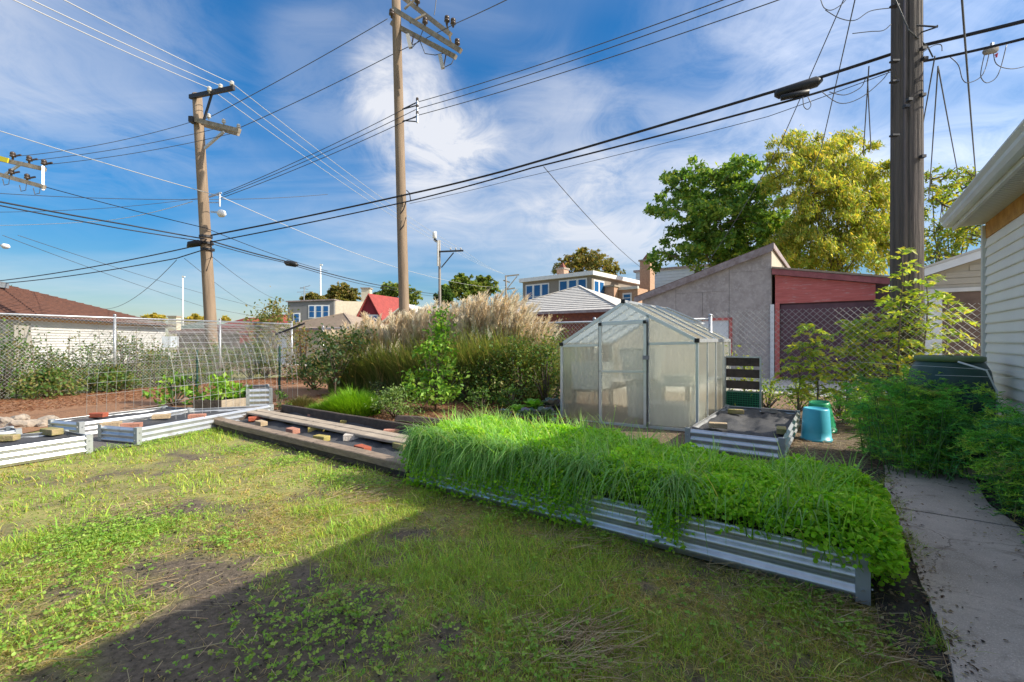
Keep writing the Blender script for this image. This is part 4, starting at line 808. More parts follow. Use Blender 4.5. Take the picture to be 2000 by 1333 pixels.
# --- house with long dormer
D0 = Vector((.95, 40.5, 0)); D1 = Vector((6.25, 35.9, 0)); de = (D1 - D0).normalized(); dn = Vector((-de.y, de.x, 0)); DL = (D1 - D0).length
dh_ = thing('house', 'brick house with long taupe dormer, white trim and two chimneys', 'house', D0)
q = lambda x, y, z: D0 + de * x + dn * y + Z * z
MB().hexa([q(0, 0, 0), q(DL, 0, 0), q(DL, 9, 0), q(0, 9, 0), q(0, 0, 6.3), q(DL, 0, 6.3), q(DL, 9, 6.3), q(0, 9, 6.3)]).to('wall', M['taupe'], dh_)
MB().hexa([q(-.2, -.3, 6.3), q(DL + .3, -.3, 6.3), q(DL + .3, 9.2, 6.3), q(-.2, 9.2, 6.3), q(-.2, -.3, 6.62), q(DL + .3, -.3, 6.62), q(DL + .3, 9.2, 6.62), q(-.2, 9.2, 6.62)]).to('roof', M['white'], dh_)
window(dh_, q, .35, 2.9, 3.9, 6.05, 3); window(dh_, q, 3.9, 6.6, 4.1, 6.15, 3)
sq = lambda x, y, z: D0 + de * (DL + .0) + dn * x - de * y + Z * z
def sq(x, y, z): return D0 + de * (DL - y) + dn * x + Z * z
window(dh_, sq, .25, 1.9, 3.9, 6.0, 2)
MB().hexa([q(DL + .02, 2.6, 0), q(DL + 2.6, 2.6, 0), q(DL + 2.6, 9.2, 0), q(DL + .02, 9.2, 0), q(DL + .02, 2.6, 5.35), q(DL + 2.6, 2.6, 5.35), q(DL + 2.6, 9.2, 5.35), q(DL + .02, 9.2, 5.35)]).to('brick_wing', M['brick_pink'], dh_)
MB().bar(q(DL, 2.58, 5.38), q(DL + 2.65, 2.58, 5.38), .2, .22).to('cornice', M['soffit'], dh_)
def qw(x, y, z): return q(DL + x, 2.6 + y, z)
window(dh_, qw, 1.3, 2.1, 4.2, 5.0, 1)
for (x, y, zb_, zt_, s) in ((2.2, 3.0, 6.5, 7.55, .38), (DL + 2.3, 5.0, 5.2, 7.75, .45), (DL + .55, 2.2, 0, 5.5, .42)):
    ch = MB().hexa([q(x - s, y - s, zb_), q(x + s, y - s, zb_), q(x + s, y + s, zb_), q(x - s, y + s, zb_), q(x - s, y - s, zt_), q(x + s, y - s, zt_), q(x + s, y + s, zt_), q(x - s, y + s, zt_)]).to('chimney', M['brick_pink'], dh_)
    MB().box(q(x, y, zt_ + .07), de, dn, Z, s * 1.2, s * 1.2, .07).to('chimney_cap', M['stone'], ch)
    if zb_ > 0: MB().add([q(x - s * .7, y - s * .7, zt_ + .14), q(x + s * .7, y - s * .7, zt_ + .14), q(x + s * .7, y + s * .7, zt_ + .14), q(x - s * .7, y + s * .7, zt_ + .14), q(x, y, zt_ + .7)], [(3, 2, 1, 0), (0, 1, 4), (1, 2, 4), (2, 3, 4), (3, 0, 4)]).to('chimney_pot', M['brick_wall'], ch)
# --- pale house behind the tree
wp0 = P(1242, 600, 46); wp0.z = 0; wh = thing('house', 'pale bluish sided house half hidden behind the green tree', 'house', wp0); q = lambda x, y, z: wp0 + V * x + U * y + Z * z
MB().hexa([q(0, 0, 0), q(9, 0, 0), q(9, 8, 0), q(0, 8, 0), q(0, 0, 8.0), q(9, 0, 8.0), q(9, 8, 8.0), q(0, 8, 8.0)]).to('wall', M['pale_blue'], wh)
for k in range(14): MB().bar(q(0, -.02, 4 + k * .28), q(9, -.02, 4 + k * .28), .05, .24).to('siding_board', M['pale_blue'], wh)
MB().box(q(4.5, 4, 8.1), V, U, Z, 4.7, 4.2, .1).to('roof', M['trim_grey'], wh)
# --- grey flat-roofed house, cream wall, crimson gabled house, tan roofed garage
gp0 = P(562, 600, 46); gp0.z = 0; ge = Vector((1, .02, 0)).normalized(); gn = Vector((-.02, 1, 0))
gy = thing('house', 'flat roofed grey house with cream side wall left of the crimson house', 'house', gp0); q = lambda x, y, z: gp0 + ge * x + gn * y + Z * z
MB().hexa([q(0, 0, 0), q(4.6, 0, 0), q(4.6, 9, 0), q(0, 9, 0), q(0, 0, 5.0), q(4.6, 0, 5.2), q(4.6, 9, 5.2), q(0, 9, 5.0)]).to('wall', M['grey_sid'], gy)
MB().hexa([q(4.62, .3, 0), q(8.2, 2.3, 0), q(8.2, 9, 0), q(4.62, 9, 0), q(4.62, .3, 5.18), q(8.2, 2.3, 5.25), q(8.2, 9, 5.25), q(4.62, 9, 5.18)]).to('cream_wall', M['cream'], gy)
MB().hexa([q(-.15, -.15, 5.02), q(4.7, -.15, 5.22), q(4.7, 9, 5.22), q(-.15, 9, 5.02), q(-.15, -.15, 5.14), q(4.7, -.15, 5.34), q(4.7, 9, 5.34), q(-.15, 9, 5.14)]).to('roof', M['trim_grey'], gy)
window(gy, q, .55, 1.25, 2.9, 3.95, 1); window(gy, q, 2.05, 4.15, 3.4, 4.75, 3)
ch = MB().box(q(6.7, 4, 5.9), ge, gn, Z, .45, .45, .9).to('chimney', M['cream'], gy); MB().box(q(6.7, 4, 6.85), ge, gn, Z, .55, .55, .06).to('chimney_cap', M['stone'], ch)
cr, q = gable_house('crimson house with steep red gable and white window', P(690, 600, 42) + Vector((0, 0, 0)), Vector((1, 0, 0)), Vector((.35, .94, 0)).normalized(), 3.1, 5, 2.4, 5.35, 'roof_red', 'crimson')
window(cr, q, 1.0, 2.3, 2.1, 3.55, 2)
cr2, q = gable_house('low brown gabled roof behind the middle pole', P(738, 600, 38), Vector((1, 0, 0)), Vector((.1, .99, 0)), 4.6, 6, 2.3, 4.15, 'roof_grey', 'brick_wall')
tp = P(545, 648, 24); tp.z = 0; t, q = hip_garage('garage with tan hipped shingle roof beyond the fence corner', tp, Vector((.97, -.24, 0)), Vector((.24, .97, 0)), 4.4, 5.0, 1.85, 2.75, 'roof_tan', 'siding_tan', .3)
for (px, w1, dd, ztop, rm, wm, lb) in [(415, 6.0, 58, 4.1, 'roof_red', 'brick_wall', 'far house with dull red roof right of the left pole'), (340, 6.5, 60, 4.0, 'roof_green', 'taupe', 'far house with dull green roof left of the left pole'), (480, 4.5, 52, 4.2, 'roof_red', 'crimson', 'far red roofed house behind the yellow leaved bush')]:
    c = P(px, 660, dd); c.z = 0; hip_garage(lb, c, Vector((.9, -.43, 0)), Vector((.43, .9, 0)), w1, 6, ztop - 1.4, ztop, rm, wm, .3, 1.5, 'house')
c = P(341, 640, 56); ch = thing('chimney_stack', 'tan brick chimney rising between far roofs at left', 'chimney', (c.x, c.y, 0)); MB().box((c.x, c.y, 2.0), (1, 0, 0), (0, 1, 0), Z, .5, .4, 2.0).to('stack', M['cream'], ch); MB().box((c.x, c.y, 4.08), (1, 0, 0), (0, 1, 0), Z, .58, .48, .08).to('chimney_cap', M['stone'], ch)
c = P(345, 660, 26); c.z = 0; lg_, q = hip_garage('low dark roofed garage behind the trellis arch', c, Vector((1, .05, 0)), Vector((-.05, 1, 0)), 3.9, 5, 1.72, 2.0, 'roof_brown', 'taupe', .25, 2.0)
c = P(478, 660, 24); c.z = 0; lg2, q = hip_garage('pale grey garage wall with a red sign behind the fence corner', c, Vector((1, -.05, 0)), Vector((.05, 1, 0)), 2.4, 5, 1.62, 1.75, 'roof_red', 'pale_blue', .2, 1.5)
MB().box(P(484, 663, 23.9), (1, -.05, 0), (.05, 1, 0), Z, .42, .03, .2).to('sign_board', pmat('sign_red', (.55, .14, .11), (.62, .22, .18), 4, .6), lg2)

# ============================================================ POLES
def pole(label, pts, r0_, r1_, mat, rng_=8):
    base = Vector(pts[0]); t = thing('utility_pole', label, 'utility pole', base, 'wooden utility poles'); n = rng_; m = MB(); p0, p1 = Vector(pts[0]), Vector(pts[1])
    m.tube([p0.lerp(p1, i / n) for i in range(n + 1)], [r0_ + (r1_ - r0_) * i / n for i in range(n + 1)], 20); m.to('shaft', M[mat], t, True); return t
def insulator(p, par, s=1.0, mat='insul'):
    return MB().lathe(p, [(.02 * s, 0), (.02 * s, .05 * s), (.055 * s, .06 * s), (.05 * s, .09 * s), (.03 * s, .1 * s), (.05 * s, .11 * s), (.045 * s, .15 * s), (.02 * s, .17 * s)], 10).to('insulator', M[mat], par, True)
def arm(par, p, q, w_=.1, h_=.12, mat='arm_wood'): return MB().bar(p, q, w_, h_).to('crossarm', M[mat], par)
# middle pole
d1p = 13.5
p1 = pole('tall tan utility pole rising behind the feathery grasses', [P(793, 747, d1p), P(772, -60, d1p)], .155, .125, 'pole_tan')
A1 = arm(p1, P(768, 18, d1p - .2), P(900, 100, d1p - 1.2)); A2 = arm(p1, P(765, 46, d1p + .15), P(890, 112, d1p - .9)); A3 = arm(p1, P(785, -6, d1p + .2), P(880, 68, d1p - .6))
for (a, b) in (((800, 45), (832, 28)), ((872, 46), (882, 88)), ((790, 18), (812, -2))): MB().bar(P(*a, d1p - .4), P(*b, d1p - .4), .04, .05).to('brace', M['arm_wood'], p1)
for (x, y) in ((765, 32), (815, 8), (830, 48), (885, 50), (893, 90), (873, 45)): insulator(P(x, y, d1p - .5) - Z * .05, p1, 1.5, 'insul_d')
for (x, y) in ((800, 82), (863, 122)):
    o = MB().bar(P(x - 4, y - 14, d1p - .7), P(x + 2, y + 12, d1p - .7), .09, .1).to('fuse_cutout', M['insul'], p1); MB().bar(P(x + 8, y - 14, d1p - .7), P(x + 3, y + 12, d1p - .7), .03, .03).to('fuse_arm', M['insul_d'], o)
for (pl) in ([(789, 62), (800, 66), (806, 72)], [(803, 95), (818, 80), (826, 60)], [(820, 80), (830, 105), (850, 108), (868, 104)], [(868, 132), (882, 125), (890, 108)], [(852, 0), (850, 18), (848, 30)]):
    MB().tube([P(x, y, d1p - .7) for x, y in pl], .012, 5).to('jumper_wire', M['wire_dark'], p1)
br = MB().bar(P(815, 198, d1p - .3), P(815, 240, d1p - .3), .05, .05, U).to('rack_bracket', M['galv'], p1)
for a, b in (((786, 214), (815, 200)), ((786, 238), (815, 228)), ((786, 214), (815, 206)), ((788, 236), (814, 238))): MB().bar(P(*a, d1p - .2), P(*b, d1p - .3), .025, .025).to('bracket_arm', M['black_steel'], br)
for y in (200, 213, 226): insulator(P(815, y, d1p - .3), p1, .8, 'insul_d')
for pl in ([(794, 372), (800, 378), (802, 392)], [(793, 395), (788, 410), (782, 418)], [(793, 425), (788, 442), (781, 450)]): MB().tube([P(x, y, d1p - .17) for x, y in pl], .016, 6).to('cable_loop', M['cable'], p1)
# left pole
d2p = 15.0
p2 = pole('brown utility pole with black steel top arm at left', [P(418, 745, d2p), P(385, 185, d2p)], .185, .14, 'pole_tan')
TA = arm(p2, P(371, 190, d2p - .1), P(457, 172, d2p - .6), .09, .13, 'black_steel')
MB().bar(P(415, 180, d2p - .3), P(395, 245, d2p - .16), .05, .06).to('brace', M['black_steel'], p2)
SA = arm(p2, P(378, 234, d2p - .15), P(468, 256, d2p - .8), .1, .13); arm(p2, P(392, 243, d2p + .2), P(466, 262, d2p - .4), .09, .12)
MB().bar(P(437, 258, d2p - .4), P(400, 290, d2p - .18), .06, .07).to('brace', M['wire_light'], p2)
for (x, y) in ((409, 183), (431, 178), (453, 172)): insulator(P(x, y, d2p - .4), p2, 1.3)
for (x, y) in ((408, 234), (437, 244), (466, 254)): insulator(P(x, y, d2p - .5), p2, 1.1)
MB().box(P(376, 235, d2p - .2), (1, 0, 0), (0, 1, 0), Z, .07, .1, .09).to('end_bolt', M['black_steel'], p2)
bb = MB().bar(P(408, 385, d2p - .2), P(432, 377, d2p - .3), .05, .05).to('lower_bracket', M['galv'], p2)
MB().bar(P(429, 376, d2p - .3), P(429, 404, d2p - .3), .04, .04, U).to('bracket_arm', M['galv'], bb); MB().bar(P(408, 396, d2p - .2), P(430, 396, d2p - .3), .03, .03).to('bracket_arm', M['galv'], bb)
for (y, k) in ((465, 0), (478, 1), (490, 2)): MB().lathe(P(402 + k * 2, y, d2p), [(.195, 0), (.195, .07), (.19, .07)], 14).to('pole_band', M['black_steel'], p2)
MB().tube([P(411, 470, d2p - .2), P(413, 500, d2p - .2), P(403, 530, d2p - .2)], .016, 6).to('cable_loop', M['cable'], p2)
# off-frame pole at left with two crossarms reaching into view
d0p = 14.0
p0 = pole('utility pole just outside the left edge, its two crossarms reaching in', [P(-75, 745, d0p), P(-75, 200, d0p)], .17, .13, 'pole_tan')
Aa = arm(p0, P(-120, 285, d0p), P(88, 331, d0p)); Ab = arm(p0, P(-120, 308, d0p - .1), P(87, 366, d0p - .1))
MB().bar(P(-30, 302, d0p - .12), P(16, 314, d0p - .12), .035, .145).to('arm_sleeve', pmat('yellow_sleeve', (.65, .55, .03), None, rough=.5), p0)
MB().bar(P(84, 325, d0p - .05), P(84, 372, d0p - .1), .05, .06, U).to('arm_post', M['galv'], p0); MB().bar(P(45, 318, d0p), P(5, 345, d0p), .05, .06).to('brace', M['wire_light'], p0)
for (x, y) in ((25, 312), (57, 320), (86, 327), (22, 345), (53, 355)):
    ii_ = insulator(P(x, y, d0p), p0, 1.4, 'insul_d'); MB().bar(P(x, y - 6, d0p), P(x + 16, y - 9, d0p), .04, .04).to('insulator_arm', M['insul_d'], ii_)
for (x, y) in ((5, 350), (38, 362), (65, 368)): MB().tube([P(x, y, d0p - .15), P(x + 3, y + 12, d0p - .15), P(x + 12, y + 10, d0p - .15), P(x + 14, y - 4, d0p - .15)], .012, 5).to('jumper_wire', M['wire_dark'], p0)
# near pole at right: weathered, checked wood with deep grooves
d3p = 6.75; pb3 = P(1771, 664, d3p); pb3.z = 0
p3 = thing('utility_pole', 'thick weathered grey utility pole close by at right', 'utility pole', pb3, 'wooden utility poles')
nseg, nz_ = 72, 60; vv = []
prof3 = [(.5 * abs(math.sin(k * 2.7)) ** 6 + .8 * (random.random() < .14)) for k in range(nseg)]
for i in range(nz_ + 1):
    z = 9.5 * i / nz_; r_ = .20 - .003 * z
    for k in range(nseg):
        an = 2 * math.pi * k / nseg; g = prof3[k] * (.6 + .8 * float(vnoise(k * .7, z * .5, 1.0))) * .014
        if 1.2 < (an % 6.283) < 1.5: g += .004
        rr = r_ - g; vv.append((pb3.x + rr * math.cos(an), pb3.y + rr * math.sin(an), z))
ff = [(i * nseg + k, i * nseg + (k + 1) % nseg, (i + 1) * nseg + (k + 1) % nseg, (i + 1) * nseg + k) for i in range(nz_) for k in range(nseg)] + [tuple(nz_ * nseg + k for k in range(nseg))]
part('shaft', vv, ff, M['pole_old'], p3)
MB().tube([pb3 + Vector((-.15, -.13, 0)), pb3 + Vector((-.13, -.115, 9.4))], .014, 10).to('conduit', pmat('conduit_dull', (.12, .10, .11), (.09, .08, .085), 5, .7), p3, True)
for y in (12, 120, 160, 265): o = MB().box(P(1747, y, d3p - .2), (1, 0, 0), (0, 1, 0), Z, .05, .035, .012).to('conduit_strap', M['black_steel'], p3)
MB().tube([P(1790, 50, d3p - .2), P(1832, 53, d3p - .3)], .012, 6).to('step_bolt', M['black_steel'], p3); MB().tube([P(1795, 65, d3p - .15), P(1828, 54, d3p - .3), P(1831, 50, d3p - .3)], .01, 6).to('step_bolt', M['black_steel'], p3)
for (x, y) in ((1803, 95), (1806, 115), (1802, 186), (1802, 306), (1770, 208), (1776, 195)): MB().box(P(x, y, d3p - .22), (1, 0, 0), (0, 1, 0), Z, .03, .03, .02).to('bolt', M['black_steel'], p3)
MB().tube([P(1740, -20, d3p - .24), P(1775, 60, d3p - .25), P(1812, 92, d3p - .1), P(1822, 112, d3p - .05)], .010, 6).to('guy_wire', M['wire_dark'], p3)
# far poles
d4p = 48; p4 = pole('distant utility pole with white transformer and black arm', [P(860, 700, d4p), P(858, 470, d4p)], .16, .12, 'pole_grey')
arm(p4, P(858, 492, d4p - .1), P(905, 490, d4p - .3), .14, .16, 'black_steel'); MB().bar(P(886, 494, d4p - .2), P(862, 523, d4p - .15), .09, .1).to('brace', M['black_steel'], p4)
MB().bar(P(855, 520, d4p - .2), P(855, 470, d4p - .2), .12, .12, U).to('riser', M['wire_light'], p4)
MB().lathe(P(849, 466, d4p - .3), [(.18, 0), (.22, .03), (.22, .62), (.15, .72)], 14).to('transformer', M['white'], p4, True); MB().bar(P(848, 468, d4p - .3), P(853, 472, d4p - .3), .3, .25).to('transformer_arm', M['black_steel'], p4)
for x in (880, 890, 900): insulator(P(x, 489, d4p - .2), p4, 1.6)
d5p = 75; p5 = pole('farthest utility pole with slanted arms above the plumes', [P(990, 690, d5p), P(988, 540, d5p)], .17, .13, 'pole_grey'); arm(p5, P(986, 540, d5p), P(1014, 537, d5p), .16, .2); MB().bar(P(990, 565, d5p), P(1010, 540, d5p), .12, .14).to('brace', M['arm_wood'], p5); arm(p5, P(983, 548, d5p), P(996, 552, d5p), .14, .2); arm(p5, P(988, 566, d5p), P(1006, 563, d5p), .14, .2)
# street lights, light masts, aerial
def cobra(label, x, y, d, x0):
    t = thing('street_lamp', label, 'street lamp', P(x, y, d)); MB().bar(P(x0, y - 3, d), P(x + 6, y - 1, d), .05, .05).to('lamp_arm', M['galv'], t)
    m = MB(); m.tube([P(x - 5, y - 1, d), P(x, y, d), P(x + 7, y + 1, d), P(x + 11, y + 2.5, d)], [.05, .13, .11, .03], 10); m.to('lamp_head', M['white'], t, True)
cobra('small white street lamp head on the right side of the left pole', 430, 417, d2p - .3, 412); cobra('small white street lamp head at the left picture edge', 8, 481, 22, -20)
for (x, y0, d, lb) in ((357, 540, 90, 'thin tall white light mast left of the left pole'), (626, 517, 90, 'thin tall white light mast above the grey house')):
    c = P(x, 664, d); c.z = 0; t = thing('light_mast', lb, 'light mast', c); MB().tube([c, P(x, y0, d)], [.2, .12], 10).to('mast', M['white'], t, True); MB().bar(P(x - 1, y0, d), P(x + 4, y0 + 1, d), .3, .22).to('lamp_head', M['white'], t)
c = P(593, 590, 47); t = thing('tv_aerial', 'spiky television aerial on the grey house roof', 'aerial', c); MB().tube([P(594, 592, 47), P(594, 560, 47)], .05, 6).to('mast', M['galv'], t)
for (a, b) in (((580, 571), (611, 570)), ((586, 564), (606, 558)), ((586, 562), (602, 566)), ((588, 575), (600, 573))): MB().bar(P(*a, 47), P(*b, 47), .05, .05).to('rod', M['galv'], t)

# ============================================================ WIRES
def wire(label, pts, r, mat='wire_dark', sag=.012, name='overhead_wire', group='overhead wires'):
    pts = [P(*p) for p in pts]; m = MB(); out = []
    for i in range(len(pts) - 1):
        a, b = pts[i], pts[i + 1]; L_ = (b - a).length; s = sag if not isinstance(sag, (list, tuple)) else sag[i]; n = 18
        for k in range(n if i < len(pts) - 2 else n + 1):
            tt = k / n; out.append(a.lerp(b, tt) - Z * (4 * tt * (1 - tt) * L_ * s))
    m.tube(out, r, 5); o = m.to(name, M[mat], None, True); tag(o, label, 'wire', group); return o
wl_ = [(30, 0, 8.5), (65, 0, 8.5), (128, 0, 8.5)]; wp_ = [(408, 172, 14.6), (430, 168, 14.6), (453, 163, 14.5)]; wf_ = [(880, 486, 47.8), (890, 486, 47.8), (901, 486, 47.8)]
for k, nm in enumerate(('lowest', 'middle', 'upper')):
    x0, y0, _ = wl_[k]; x1, y1, _ = wp_[k]
    wire(f'{nm} of three pale wires over the left pole top, crossing the sky', [(x0 - (x1 - x0) * .25, y0 - (y1 - y0) * .25, 7.5), wp_[k], wf_[k], (988, 536, 75)], .011, 'wire_light', (.006, .012, .012))
wire('pale cable sloping from the left edge to the left pole lower bracket', [(-20, 250, 12.5), (430, 384, 14.7), (800, 530, 30), (990, 560, 75)], .012, 'wire_light', (.006, .012, .01))
wire('dark wire from the left crossarm to the left pole, upper', [(30, 306, 14), (376, 238, 14.9)], .009, sag=.03)
wire('dark wire from the left crossarm to the left pole, middle', [(62, 314, 14), (437, 248, 14.7)], .009, sag=.02)
wire('dark wire from the left crossarm to the left pole, lower', [(90, 322, 14), (466, 258, 14.7)], .009, sag=.02)
wire('dark wire from left pole up to the middle pole top', [(376, 238, 14.9), (408, 230, 14.7), (757, 37, 13.4)], .011, sag=(0, .008))
wire('dark wire from left pole to middle pole, passing under the crossarms', [(466, 251, 14.7), (768, 106, 13.5), (893, 45, 12.6), (1000, -5, 10)], .011, sag=(.008, .003, .003))
for k, (a, b, c_) in enumerate((((436, 378), (815, 200), (1440, -10)), ((434, 382), (815, 213), (1480, -10)), ((430, 388), (815, 226), (1550, -10)))):
    wire(('upper', 'middle', 'lower')[k] + ' wire of the trio held by the middle pole bracket', [(*a, 14.6), (*b, 13.2), (*c_, 8.2)], .010, sag=(.012, .010))
wire('thickest black cable from the near pole past the middle pole to the left pole', [(2030, 34, 5.6), (1771, 96, 7.08), (1600, 152, 7.5), (1000, 330, 11.5), (800, 379, 13.3), (412, 460, 14.8)], .026, 'cable', (.003, .002, .002, .006, .004, .012))
wire('second black cable below the thickest one, near pole to left pole', [(2030, 68, 5.6), (1771, 126, 7.08), (1560, 192, 7.5), (1040, 328, 11.3), (800, 393, 13.3), (412, 473, 14.8)], .019, 'cable', (.012, .006, .004, .006, .004, .012))
wire('thin wire sagging just below the two black cables', [(1742, 140, 6.6), (1500, 228, 8), (1000, 352, 11.5), (800, 398, 13.3)], .006, sag=(.004, .004, .006))
sp_ = thing('splice_case', 'long black splice case hanging on the thick cable at right', 'splice case', P(1560, 175, 7.5)); MB().tube([P(1512, 186, 7.75), P(1520, 184, 7.72), P(1595, 160, 7.52), P(1606, 156, 7.5)], [.03, .085, .085, .03], 10).to('case', M['black_plastic'], sp_, True); MB().tube([P(1525, 192, 7.6), P(1580, 180, 7.45)], .05, 8).to('lower_case', M['black_plastic'], sp_, True)
for (x, y, d) in ((380, 479, 14.7), (569, 515, 18)):
    t = thing('splice_case', 'black splice case beside the left pole' if x == 380 else 'black splice case on the cable sloping right from the left pole', 'splice case', P(x, y, d)); MB().tube([P(x - 14, y - 2 if x > 400 else y + 4, d), P(x - 9, y - 1, d), P(x + 9, y + 2 if x > 400 else y - 4, d), P(x + 13, y + 4 if x > 400 else y - 6, d)], [.03, .11, .11, .03], 8).to('case', M['black_plastic'], t, True); MB().tube([P(x - 14, y - 4, d), P(x + 14, y - 4 if x < 400 else y + 2, d)], .02, 6).to('hanger', M['black_steel'], t, True)
wire('black cable pair upper, left edge to the left pole', [(-20, 391, 10), (250, 440, 12.8), (404, 468, 14.8)], .02, 'cable', (.003, .003)); wire('black cable pair lower, left edge to the left pole', [(-20, 398, 10), (230, 446, 12.6), (404, 473, 14.8)], .016, 'cable', (.003, .003))
wire('dark wire from the left crossarm end down across the left pole', [(90, 366, 13.9), (402, 446, 14.7), (640, 530, 25)], .012, 'cable', (.006, .01))
wire('black cable rising from the left edge to the splice by the left pole', [(-20, 551, 20), (368, 484, 14.8), (402, 470, 14.7)], .02, 'cable', (.008, 0)); wire('lower black cable rising from the left edge to the left pole', [(-20, 556, 20), (345, 505, 14.9), (402, 487, 14.7)], .018, 'cable', (.008, 0))
wire('black cable from left pole sloping right past the middle pole', [(412, 471, 14.8), (555, 510, 17.5), (790, 565, 36), (860, 575, 47.8)], .022, 'cable', (.008, .008, .006)); wire('twin of the black cable sloping right past the middle pole', [(412, 476, 14.8), (555, 513, 17.5), (790, 569, 36), (860, 580, 47.8)], .014, 'cable', (.01, .01, .006))
wire('thin dark wire crossing the sky behind the left pole, upper', [(-20, 377, 24), (400, 390, 28), (640, 380, 34)], .018, sag=.012); wire('thin dark wire crossing behind the left pole to the left edge, lower', [(-20, 415, 24), (220, 406, 26), (400, 386, 28)], .014, sag=.01)
wire('thin pale wire at left between lamp and left pole', [(-20, 441, 22), (200, 432, 22), (376, 394, 15)], .012, 'wire_light', .008)
wire('thin wire falling from the left lamp to the far roofs', [(5, 460, 22), (400, 600, 40), (640, 640, 60)], .014, sag=.006); wire('thin wire falling parallel to the far roofs, upper', [(35, 460, 22), (420, 580, 40), (600, 620, 60)], .014, sag=.006); wire('thin wire rising from the far roofs to the splice by left pole', [(185, 600, 30), (345, 508, 15)], .01, sag=.03)
wire('thin wire from left pole falling right to the far houses, upper', [(412, 500, 14.8), (560, 590, 40)], .008, sag=.012); wire('thin wire from left pole falling right to the far houses, lower', [(360, 505, 15), (520, 610, 45)], .008, sag=.01)
wire('service wire from the cables down to the grey shed roof', [(1062, 326, 11.2), (1255, 525, 22)], .010, sag=.015)
wire('service wire falling from the top to the shed roof, left one', [(1652, -10, 6.8), (1520, 290, 9.5), (1388, 505, 15.2)], .008, sag=(.002, .012)); wire('service wire falling from the top behind the golden tree', [(1672, -10, 6.8), (1604, 290, 10), (1560, 400, 18)], .009, sag=.004)
wire('thick grey drop wire falling beside the house gutter', [(1878, -10, 5.2), (1890, 150, 6.5), (1906, 345, 11)], .012, sag=.004)
for k, (pl, lb) in enumerate((([(1826, 110, 6.3), (1802, 245, 7.5)], 'drop wire slanting left just right of the near pole'), ([(1832, 130, 6.3), (1823, 260, 7.4), (1814, 390, 10)], 'drop wire hanging straight right of the near pole'), ([(1832, 130, 6.3), (1872, 345, 10)], 'drop wire slanting right beside the near pole'), ([(1697, 130, 6.8), (1686, 300, 9)], 'drop wire left of the near pole, left strand'), ([(1694, 150, 6.8), (1701, 290, 9)], 'drop wire left of the near pole, right strand'))): wire(lb, pl, .009, sag=.002)
def loop(label, pl, d=6.6, r=.006):
    o = MB().tube([P(x, y, d) for x, y in pl], r, 5).to('loose_wire', M['wire_dark'], None, True); tag(o, label, 'wire', 'loose wire loops near the near pole')
def curve(pl, n=6):
    o = []
    for i in range(len(pl) - 1):
        p0_, p1_, p2_, p3_ = pl[max(i - 1, 0)], pl[i], pl[i + 1], pl[min(i + 2, len(pl) - 1)]
        for k in range(n):
            t = k / n; o.append(tuple(.5 * (2 * p1_[j] + (p2_[j] - p0_[j]) * t + (2 * p0_[j] - 5 * p1_[j] + 4 * p2_[j] - p3_[j]) * t * t + (3 * p1_[j] - p0_[j] - 3 * p2_[j] + p3_[j]) * t ** 3) for j in (0, 1)))
    return o + [pl[-1]]
for pl, lb in (([(1603, 178), (1640, 202), (1680, 192), (1720, 160), (1736, 140)], 'wide slack wire loop left of the near pole'), ([(1620, 180), (1650, 186), (1680, 172), (1690, 155)], 'small slack wire loop left of the near pole'), ([(1603, 0), (1610, 16), (1625, 20), (1645, 8), (1655, -5)], 'wire loop at the top edge left of the near pole'), ([(1568, 190), (1570, 208), (1578, 214), (1584, 204), (1578, 190)], 'small wire ring under the splice case'), ([(1665, 66), (1700, 62), (1725, 60), (1740, 48)], 'short dark wire with connector touching the near pole'), ([(1612, 20), (1640, 36), (1670, 40), (1700, 22), (1740, 16)], 'thin curved wire above the short dark wire'), ([(1856, 112), (1872, 128), (1880, 155), (1893, 162), (1920, 145), (1934, 96)], 'wire loop right of the near pole, left one'), ([(1925, 98), (1916, 140), (1918, 155), (1930, 162), (1950, 145), (1966, 88)], 'wire loop right of the near pole, right one'), ([(1940, 95), (1946, 125), (1975, 135), (2010, 128)], 'slack wire running out at the right edge'), ([(1800, 104), (1822, 90), (1838, 88), (1840, 100)], 'short hooked wire beside the near pole')): loop(lb, curve(pl))
tcs = thing('cable_terminal', 'small grey cable terminal with red ties right of the near pole', 'cable terminal', P(1935, 98, 6.3)); MB().tube([P(1921, 102, 6.3), P(1926, 101, 6.3), P(1944, 97, 6.3), P(1948, 95, 6.3)], [.02, .05, .05, .02], 8).to('case', M['brick_grey'], tcs, True); MB().bar(P(1937, 98, 6.3), P(1938, 84, 6.3), .03, .03).to('hook', M['galv'], tcs)
o = MB().tube([P(1944, 108, 6.3), P(1948, 104, 6.3), P(1946, 112, 6.3)], .012, 5).to('red_tie', pmat('tie_red', (.5, .05, .08), None, rough=.5), tcs)
